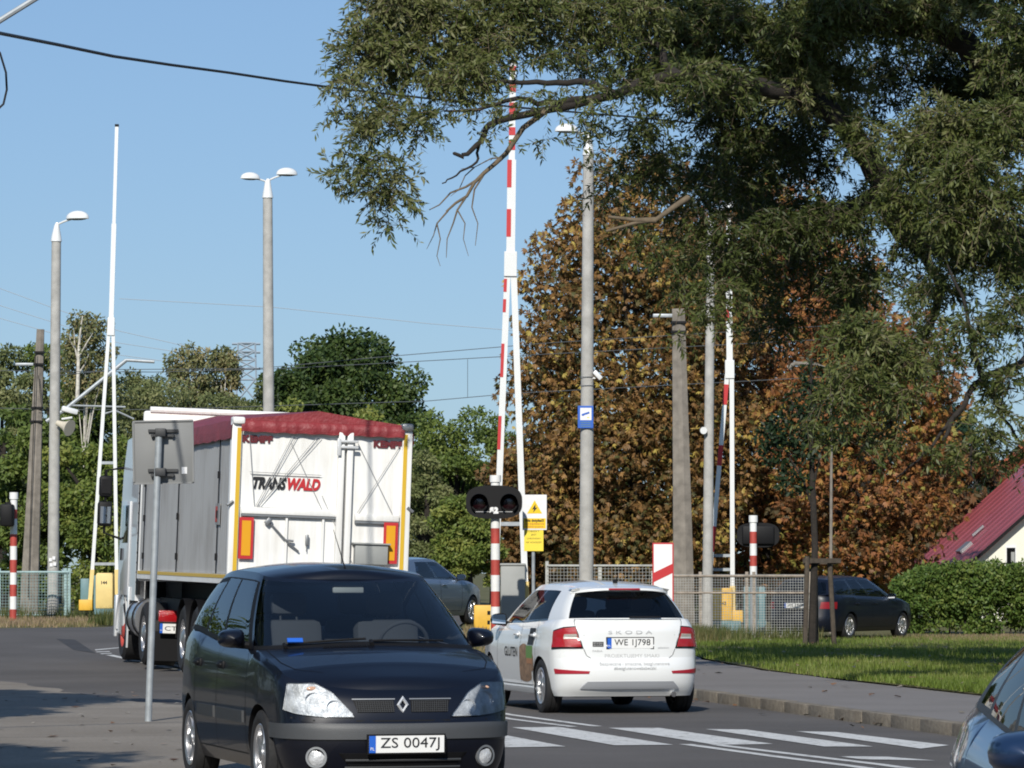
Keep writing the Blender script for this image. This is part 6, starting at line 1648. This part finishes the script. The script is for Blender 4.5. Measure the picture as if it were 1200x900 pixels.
# ---- the willow overhead
def willow():
    f = Vector((9.4, 57.0, .14)); r = thing('willow_tree', 'large willow whose boughs hang across the upper right of the sky', 'tree', f); b = MB()
    def limb(pts, w0, w1, wig=.0):
        P = [at(*p) - f if len(p) == 3 and abs(p[0]) > 30 else Vector(p) for p in pts]; n = len(P)
        # smooth through the points
        Q = []
        for i in range(n - 1):
            p0, p1, p2, p3 = P[max(0, i - 1)], P[i], P[i + 1], P[min(n - 1, i + 2)]
            for k in range(4):
                t = k / 4; Q.append(.5 * ((2 * p1) + (p2 - p0) * t + (2 * p0 - 5 * p1 + 4 * p2 - p3) * t * t + (3 * p1 - p0 - 3 * p2 + p3) * t ** 3) + Vector((random.gauss(0, wig), random.gauss(0, wig), random.gauss(0, wig))))
        Q.append(P[-1]); b.tube(Q, [lerp(w0, w1, i / (len(Q) - 1)) for i in range(len(Q))], 9)
    b.tube([(0, 0, -.3), (-.1, 0, 1.6), (-.3, -.2, 3.4), (-.7, -.6, 5.4)], [.62, .5, .46, .40], 16)
    limb([(-.6, -.5, 4.6), (1190, 285, 55.5), (1120, 285, 54.8), (1060, 268, 54), (1036, 215, 53.5), (995, 155, 53), (950, 118, 52.5), (900, 104, 52), (850, 95, 51.6), (800, 92, 51.3)], .27, .075, .015)
    limb([(820, 93, 51.4), (793, 90, 51), (760, 94, 51), (715, 112, 50.6), (660, 125, 50.3), (605, 136, 50), (574, 147, 49.8), (562, 166, 49.6), (545, 182, 49.5), (532, 180, 49.5)], .08, .022, .012)
    limb([(720, 110, 50.6), (690, 98, 50.4), (640, 97, 50.2), (600, 96, 50), (562, 99, 49.8)], .055, .02, .01)
    limb([(700, 114, 50.5), (640, 121, 50.2), (605, 116, 50), (560, 128, 49.6), (520, 130, 49.5)], .05, .012, .01)
    limb([(574, 147, 49.8), (560, 170, 49.7), (558, 190, 49.7), (535, 205, 49.6), (518, 215, 49.6)], .025, .008, .012)
    limb([(800, 92, 51.3), (780, 75, 51.4), (775, 55, 51.6), (750, 45, 51.8)], .07, .03, .01)
    limb([(-.7, -.6, 5.2), (1240, 130, 54), (1200, 100, 53.5), (1150, 67, 53), (1110, 42, 52.8), (1057, 28, 52.5), (1000, 8, 52), (930, -25, 52)], .27, .10, .015)
    limb([(-.6, -.5, 5.2), (1230, 400, 52), (1190, 430, 50), (1150, 445, 49), (1125, 480, 48.5), (1105, 515, 48)], .08, .02, .015)
    limb([(1150, 445, 49), (1140, 400, 49), (1128, 350, 49), (1110, 310, 49)], .04, .012, .015); limb([(1125, 478, 48.5), (1110, 500, 48.3), (1085, 530, 48), (1050, 560, 47.8)], .03, .01, .015)
    limb([(1175, 430, 50), (1165, 470, 49.8), (1190, 510, 49.6), (1215, 540, 49.4)], .035, .012, .015); limb([(1140, 520, 48), (1140, 555, 48), (1152, 580, 48)], .016, .006, .01)
    limb([(1060, 268, 54), (1100, 330, 53), (1090, 380, 52), (1060, 420, 50), (1010, 440, 48)], .08, .03, .015)
    limb([(1036, 230, 53.5), (960, 262, 54), (900, 270, 54), (860, 300, 54)], .16, .05, .015)
    b.build('trunk', 'bark', r, smooth=60)
    b = MB()
    limb2 = [[(806, 232, 51.2), (792, 241, 51), (768, 258, 50.9), (745, 261, 50.8), (710, 271, 50.7)], [(768, 258, 50.9), (745, 258, 50.8), (713, 254, 50.7)]]
    for q in limb2: b.tube([at(*p) - f for p in q], [.045 * (1 - .6 * i / (len(q) - 1)) for i in range(len(q))], 8)
    b.build('branch', 'bark_lit', r, smooth=60); b = MB()
    for w0, w1, q in ((.04, .014, [(640, 130), (613, 150), (593, 180), (580, 192), (567, 203), (556, 214), (547, 230), (534, 238), (523, 248)]), (.018, .006, [(560, 210), (546, 219), (528, 226), (515, 240), (503, 246)]), (.016, .004, [(548, 228), (536, 246), (531, 262), (524, 280), (523, 302)]), (.014, .004, [(568, 203), (556, 222), (553, 243), (560, 262), (557, 288)]),
                     (.013, .003, [(525, 247), (512, 262), (508, 276), (500, 292)]), (.010, .003, [(536, 246), (545, 262), (543, 280), (549, 300)]), (.012, .003, [(590, 184), (575, 186), (556, 196), (540, 198)]), (.010, .003, [(556, 196), (545, 206), (538, 222), (528, 230)]), (.010, .003, [(512, 262), (516, 280), (512, 300), (516, 312)])):
        P = [at(x, y, 49.8) - f for x, y in q]; b.tube(P, [lerp(w0, w1, i / (len(P) - 1)) for i in range(len(P))], 7)
    b.build('branch', 'bark_lit', r, smooth=60)
    B = [(470, 15, 85, 50, 50, 1.0, .62), (425, 60, 48, 45, 49.4, .9, .6), (415, 105, 34, 34, 49.2, .4, .55), (505, 75, 80, 45, 50, .9, .55), (590, 20, 100, 45, 51, .9, .5), (550, 55, 60, 35, 50.5, .8, .5), (440, 145, 55, 32, 49.2, .65, .5), (490, 135, 42, 26, 49.6, .45, .4), (430, 195, 46, 28, 49, .7, .45), (465, 225, 40, 26, 49, .7, .5), (450, 262, 26, 12, 49, .35, .5), (535, 105, 44, 22, 50, .35, .45),  # last value is leaf tone: lighter for sunlit boughs, darker for shaded inside
         (690, 15, 100, 50, 51.8, .8, .45), (650, 62, 44, 20, 50.8, .35, .42), (760, 70, 60, 40, 51.8, .3, .35), (800, 15, 100, 50, 52.6, .8, .35), (700, 125, 40, 16, 50.6, .22, .4), (760, 140, 40, 30, 51.5, .28, .4), (640, 160, 24, 24, 50.4, .10, .5), (765, 190, 45, 45, 52, .5, .25), (720, 215, 34, 26, 52, .16, .25), (745, 270, 36, 34, 52, .2, .25),
         (900, 15, 90, 45, 53.4, .8, .5), (955, 80, 78, 60, 52.6, .9, .7), (1000, 15, 100, 50, 52, .9, .5), (1100, 0, 100, 30, 52, .8, .65), (1185, 50, 45, 50, 51, .7, .55), (870, 100, 60, 50, 53.4, .38, .25), (850, 180, 60, 60, 53.4, .5, .22), (930, 165, 44, 40, 54, .25, .3), (825, 265, 40, 56, 52.6, .42, .28), (875, 300, 46, 64, 53.6, .42, .22), (838, 355, 28, 52, 51.8, .32, .5), (790, 320, 32, 40, 52, .2, .4), (800, 395, 16, 34, 51.8, .1, .55),
         (940, 265, 60, 46, 54.6, .6, .15), (985, 340, 40, 36, 54.6, .4, .15), (1090, 165, 70, 50, 50.6, .8, .62), (1150, 225, 70, 66, 49.6, .85, .58), (1175, 145, 50, 50, 50, .7, .55), (1075, 245, 46, 34, 51, .45, .5), (1030, 300, 30, 36, 53, .2, .25), (1150, 305, 60, 30, 50, .32, .42), (1080, 340, 40, 26, 51, .14, .4), (1180, 365, 32, 36, 49, .24, .45),
         (1010, 395, 58, 40, 47.4, .7, .66), (985, 445, 48, 36, 47, .5, .6), (1045, 450, 48, 40, 47.4, .45, .5), (965, 500, 40, 24, 47, .22, .55), (1035, 515, 50, 24, 47.6, .18, .5), (1100, 415, 40, 30, 48.4, .12, .45), (1180, 450, 32, 46, 48.6, .2, .5), (1120, 530, 60, 22, 48, .12, .5), (1190, 530, 24, 30, 48.6, .16, .5)]
    B += [(585, 128, 34, 16, 49.2, .28, .5), (630, 118, 40, 18, 49.4, .26, .45), (690, 108, 44, 18, 49.8, .26, .45), (745, 95, 44, 18, 50.2, .3, .4), (800, 92, 44, 22, 50.4, .4, .4), (850, 92, 44, 24, 51, .5, .35), (575, 165, 22, 22, 49.4, .12, .45), (660, 150, 30, 22, 49.8, .16, .45), (715, 150, 30, 26, 50.4, .2, .45), (690, 190, 20, 26, 50.2, .1, .4), (1040, 215, 34, 40, 52.6, .3, .35), (1000, 160, 40, 30, 52.2, .4, .4)]
    B += [(900, 262, 44, 26, 52.6, .4, .3), (960, 255, 44, 24, 52.6, .4, .3), (1010, 258, 36, 22, 52.6, .35, .3), (1080, 285, 46, 26, 53, .5, .35), (1140, 285, 44, 30, 53, .6, .4), (1105, 335, 34, 30, 52, .25, .4), (1090, 385, 26, 30, 50.4, .2, .4), (1145, 400, 34, 44, 48.4, .2, .4), (1190, 300, 30, 40, 51, .5, .4), (1165, 500, 34, 26, 48, .2, .45)]
    for x in (760, 860, 960, 1060, 1160, 1260): B += [(x, -455, 75, 90, 45.5, .22, .4), (x + 40, -330, 70, 70, 47, .16, .4)]  # unseen clumps added overhead to shade the right-hand boughs
    # upper and outer crown beyond the frame
    for x, y, rx, ry, Y, dn in ((430, -70, 100, 60, 50, .7), (560, -60, 120, 70, 51, .8), (700, -80, 130, 80, 52.5, .8), (850, -70, 130, 80, 53.5, .8), (1000, -80, 140, 80, 53.5, .8), (1150, -70, 120, 80, 52.5, .8), (1290, 0, 110, 100, 53, .7), (1290, 180, 90, 100, 52, .7), (1270, 330, 70, 80, 51, .5), (700, -200, 200, 90, 54, .5), (950, -220, 220, 100, 55, .5), (1200, -200, 200, 110, 55, .5), (1380, -60, 120, 130, 55, .5), (1400, 180, 110, 120, 55, .5), (1480, 60, 120, 130, 57, .4)):
        B.append((x, y, rx, ry, Y, dn * (.45 if x < 1140 else .85), .5))
    for x, y, rx, ry, dn in ((720, 40, 90, 50, .35), (770, 110, 60, 50, .3), (835, 110, 80, 70, .6), (850, 210, 60, 60, .5), (900, 190, 80, 70, .55), (985, 90, 90, 70, .6), (1080, 80, 90, 60, .6), (1180, 130, 70, 80, .5), (1120, 200, 80, 60, .5), (960, 320, 70, 60, .5), (1010, 250, 40, 40, .3), (900, 370, 50, 50, .3)):
        B.append((x, y, rx, ry, 56, dn, .12))  # back layer leaves coloured darker as deep shade inside the crown
    VV, RR, TW = [], [], []
    for x, y, rx, ry, Y, dn, tn in B:
        if x > 1070 and y > 290: dn *= 1.7
        if x > 770 and y > -40 and Y < 55.5: dn *= 1.45; tn -= .12  # right-hand leaves coloured darker to stand for shade
        elif x < 700 and y > -40: dn *= .88; tn += .12
        c = np.array(at(x, y, Y) - f); m = mpp(Y); R3 = np.array([rx * m, (rx + ry) * .5 * m * 1.1, ry * m])
        out = x > 1230 or y < -50; k = 2.2 if out else 1.0
        nst = int(dn * 400 * R3[0] * R3[2] / (.9 * .6) / (k * k * .9)); nl = 17
        d0 = unit(rng.normal(size=(9, 3))) * (rng.random((9, 1)) ** .4) * .85; tq = rng.normal(0, .14, 9); qi = rng.integers(0, 9, nst)
        d = unit(rng.normal(size=(nst, 3))); S = c + (d0[qi] + d * .42 * (rng.random(nst) ** .6)[:, None]) * R3; tn = tn + tq[qi]
        hd = unit(rng.normal(size=(nst, 3)) * np.array([1, 1, .35]) + d * .5); ln = rng.uniform(.22, .50, nst); hang = rng.uniform(-.05, .75, nst)
        if not out:
            wv = unit(np.cross(hd, rng.normal(size=(nst, 3)))) * .0035
            pt = lambda u: S + hd * (ln * u * .8)[:, None] + np.array([0, 0, -1]) * (ln * u * u * hang)[:, None]
            for u0, u1 in ((-.5, 0), (0, .5), (.5, 1.0)):
                p0, p1 = pt(u0), pt(u1); Q = np.empty((nst * 4, 3)); Q[0::4] = p0 - wv; Q[1::4] = p0 + wv; Q[2::4] = p1 + wv * .6; Q[3::4] = p1 - wv * .6; TW.append(Q)
        for j in range(nl):
            u = (j + .5) / nl
            P = S + hd * (ln * u * .8)[:, None] + np.array([0, 0, -1]) * (ln * u * u * hang)[:, None]
            tang = unit(hd * .8 + hang[:, None] * np.array([0, 0, -2.0 * u])); side = unit(np.cross(tang, rng.normal(size=(nst, 3))))
            D = unit(tang * .7 + side * .8 + np.array([0, 0, -.12])); Nn = unit(rng.normal(size=(nst, 3)) + np.array([-.1, -.5, .4]))
            Lh = .102 * k * rng.uniform(.7, 1.25, nst); VV.append(leaves(P, D, Nn, Lh, Lh * .26)); RR.append(np.clip(tn + rng.normal(0, .18, nst), 0, 1))
    V = np.concatenate(VV); t_ = np.concatenate(RR); print('willow leaves', len(t_)); np_mesh('crown', V, 4, 'willow', t_, r); TW = np.concatenate(TW); np_mesh('twigs', TW, 4, 'bark_lit', np.full(len(TW) // 4, .5), r)
willow()
# trees left of the view that throw the dark shadows over the apron
def roadside(label, x, y, z, R3, arms, tx):
    f = Vector((tx, y, .0)); r = thing('roadside_tree', label, 'tree', f); rs = np.random.default_rng(int(y)); cl = []
    for k in range(70):
        d = rs.normal(size=3); d /= np.linalg.norm(d); cl.append((np.array([x - tx, 0, z]) + d * np.array(R3) * .8, (.75, .75, .6), 1, .5))
    for a_ in arms: cl.append((np.array(a_[0]) - np.array(f), a_[1], 1, .5))
    V, t_ = clump_leaves(cl, 330, .22, .15, .2, 1, .2); np_mesh('crown', V, 4, 'midgreen', t_, r)
    b = MB(); b.tube([(0, 0, -.2), (.1, 0, 2.5), (x - tx, 0, z)], [.22, .18, .06], 10); b.build('trunk', 'bark', r)
roadside('round leafy roadside tree farther along the near pavement, out of view', -9.2, 33.4, 6.9, (2.5, 3.3, 3.7), [((-6.9, 35.9, 7.1), (.8, .6, .35)), ((-6.3, 36.1, 7.0), (.6, .4, .22)), ((-7.3, 35.5, 7.0), (.8, .8, .6))], -10.2)
roadside('round leafy roadside tree nearest the viewer on the near pavement, out of view', -7.5, 19.6, 7.0, (2.6, 2.4, 2.2), [], -9.2)

V, RR = [], []
rs = np.random.default_rng(21); cl = []
for k in range(340):
    q = k % 4
    if q == 0:
        y_ = rs.uniform(-15, 95); c = (rs.uniform(-27, -19) - max(0, y_ - 45) * .12, y_, rs.uniform(.5, 8.0))
    elif q == 1: c = (rs.uniform(-34, 40), rs.uniform(-36, -28), rs.uniform(.5, 8.5))
    elif q == 2: c = (rs.uniform(17, 26), rs.uniform(-15, 70), rs.uniform(.5, 7))
    else: c = (rs.uniform(20, 40), rs.uniform(78, 104), rs.uniform(.5, 7))
    cl.append((c, (2.6, 2.6, 1.9), 1, .45))
V, t_ = clump_leaves(cl, 170, .55, .36, .2, 1, .2); o = np_mesh('added_woods', V, 4, 'midgreen', t_); struct(o, 'stuff'); o['label'] = 'mass of unseen trees added around the street for car paint to reflect'  # unseen trees, added so the car bodies reflect something dark
for px, lb in ((700, 'low dark bushes behind the chestnut row near the camera notice post'), (850, 'low dark bushes behind the chestnut row near the slanting barrier arm'), (980, 'low dark bushes behind the chestnut row near the staked young tree')):
    tree('bush', lb, px, 560, 716, 90, 140, 'midgreen', 60, 150, .3, .2, group=BG, tn=.2, crown_pow=.3)
SKY, SUN, EXPO = 0.085, 4.2, 0.10
# ---------------------------------------------------------------- light, sky, camera
EL, AZ = R(33), math.atan2(-.168, -.986)     # sun stands behind the viewer, a little to the left
w = bpy.data.worlds.new('World'); SC.world = w; w.use_nodes = True
nt = w.node_tree; bg = nt.nodes['Background']; sky = nt.nodes.new('ShaderNodeTexSky'); sky.sky_type = 'NISHITA'
sky.sun_disc = False; sky.sun_elevation = EL; sky.sun_rotation = AZ % (2 * PI)
sky.air_density = 1.0; sky.dust_density = 0.3; sky.ozone_density = 3.0; sky.altitude = 50
gm = nt.nodes.new('ShaderNodeGamma'); gm.inputs[1].default_value = .60
mu = nt.nodes.new('ShaderNodeMix'); mu.data_type = 'RGBA'; mu.blend_type = 'MULTIPLY'; mu.inputs[0].default_value = 1; mu.inputs[7].default_value = (1.36, 1.78, 2.32, 1)
nt.links.new(sky.outputs[0], gm.inputs[0]); nt.links.new(gm.outputs[0], mu.inputs[6]); nt.links.new(mu.outputs[2], bg.inputs[0]); bg.inputs[1].default_value = SKY
sl = bpy.data.lights.new('sun', 'SUN'); sl.energy = SUN; sl.angle = R(.53); sl.color = (1.0, .95, .86)
so = bpy.data.objects.new('sun', sl); COL.objects.link(so)
dirv = Vector((math.sin(AZ) * math.cos(EL), math.cos(AZ) * math.cos(EL), math.sin(EL)))
so.rotation_euler = (-dirv).to_track_quat('-Z', 'Y').to_euler(); so.location = dirv * 60
cam = bpy.data.cameras.new('camera'); co = bpy.data.objects.new('camera', cam); COL.objects.link(co); SC.camera = co
cam.sensor_width = 36; cam.lens = 36 * FPX / 1200; cam.clip_end = 6000; cam.clip_start = .5
co.location = (0, 0, HC); co.rotation_euler = (PI / 2 + TH, 0, 0)
vs = SC.view_settings; vs.view_transform = 'Standard'; vs.look = 'None'; vs.gamma = 1; vs.use_curve_mapping = False; vs.exposure = EXPO
SC.render.resolution_x, SC.render.resolution_y = 1024, 768
SC.render.engine = 'CYCLES'; SC.cycles.use_denoising = True
SC.cycles.pixel_filter_type = 'BLACKMAN_HARRIS'; SC.cycles.filter_width = 1.9; SC.cycles.transparent_max_bounces = 16; SC.cycles.max_bounces = 6; SC.cycles.diffuse_bounces = 3; SC.cycles.glossy_bounces = 3
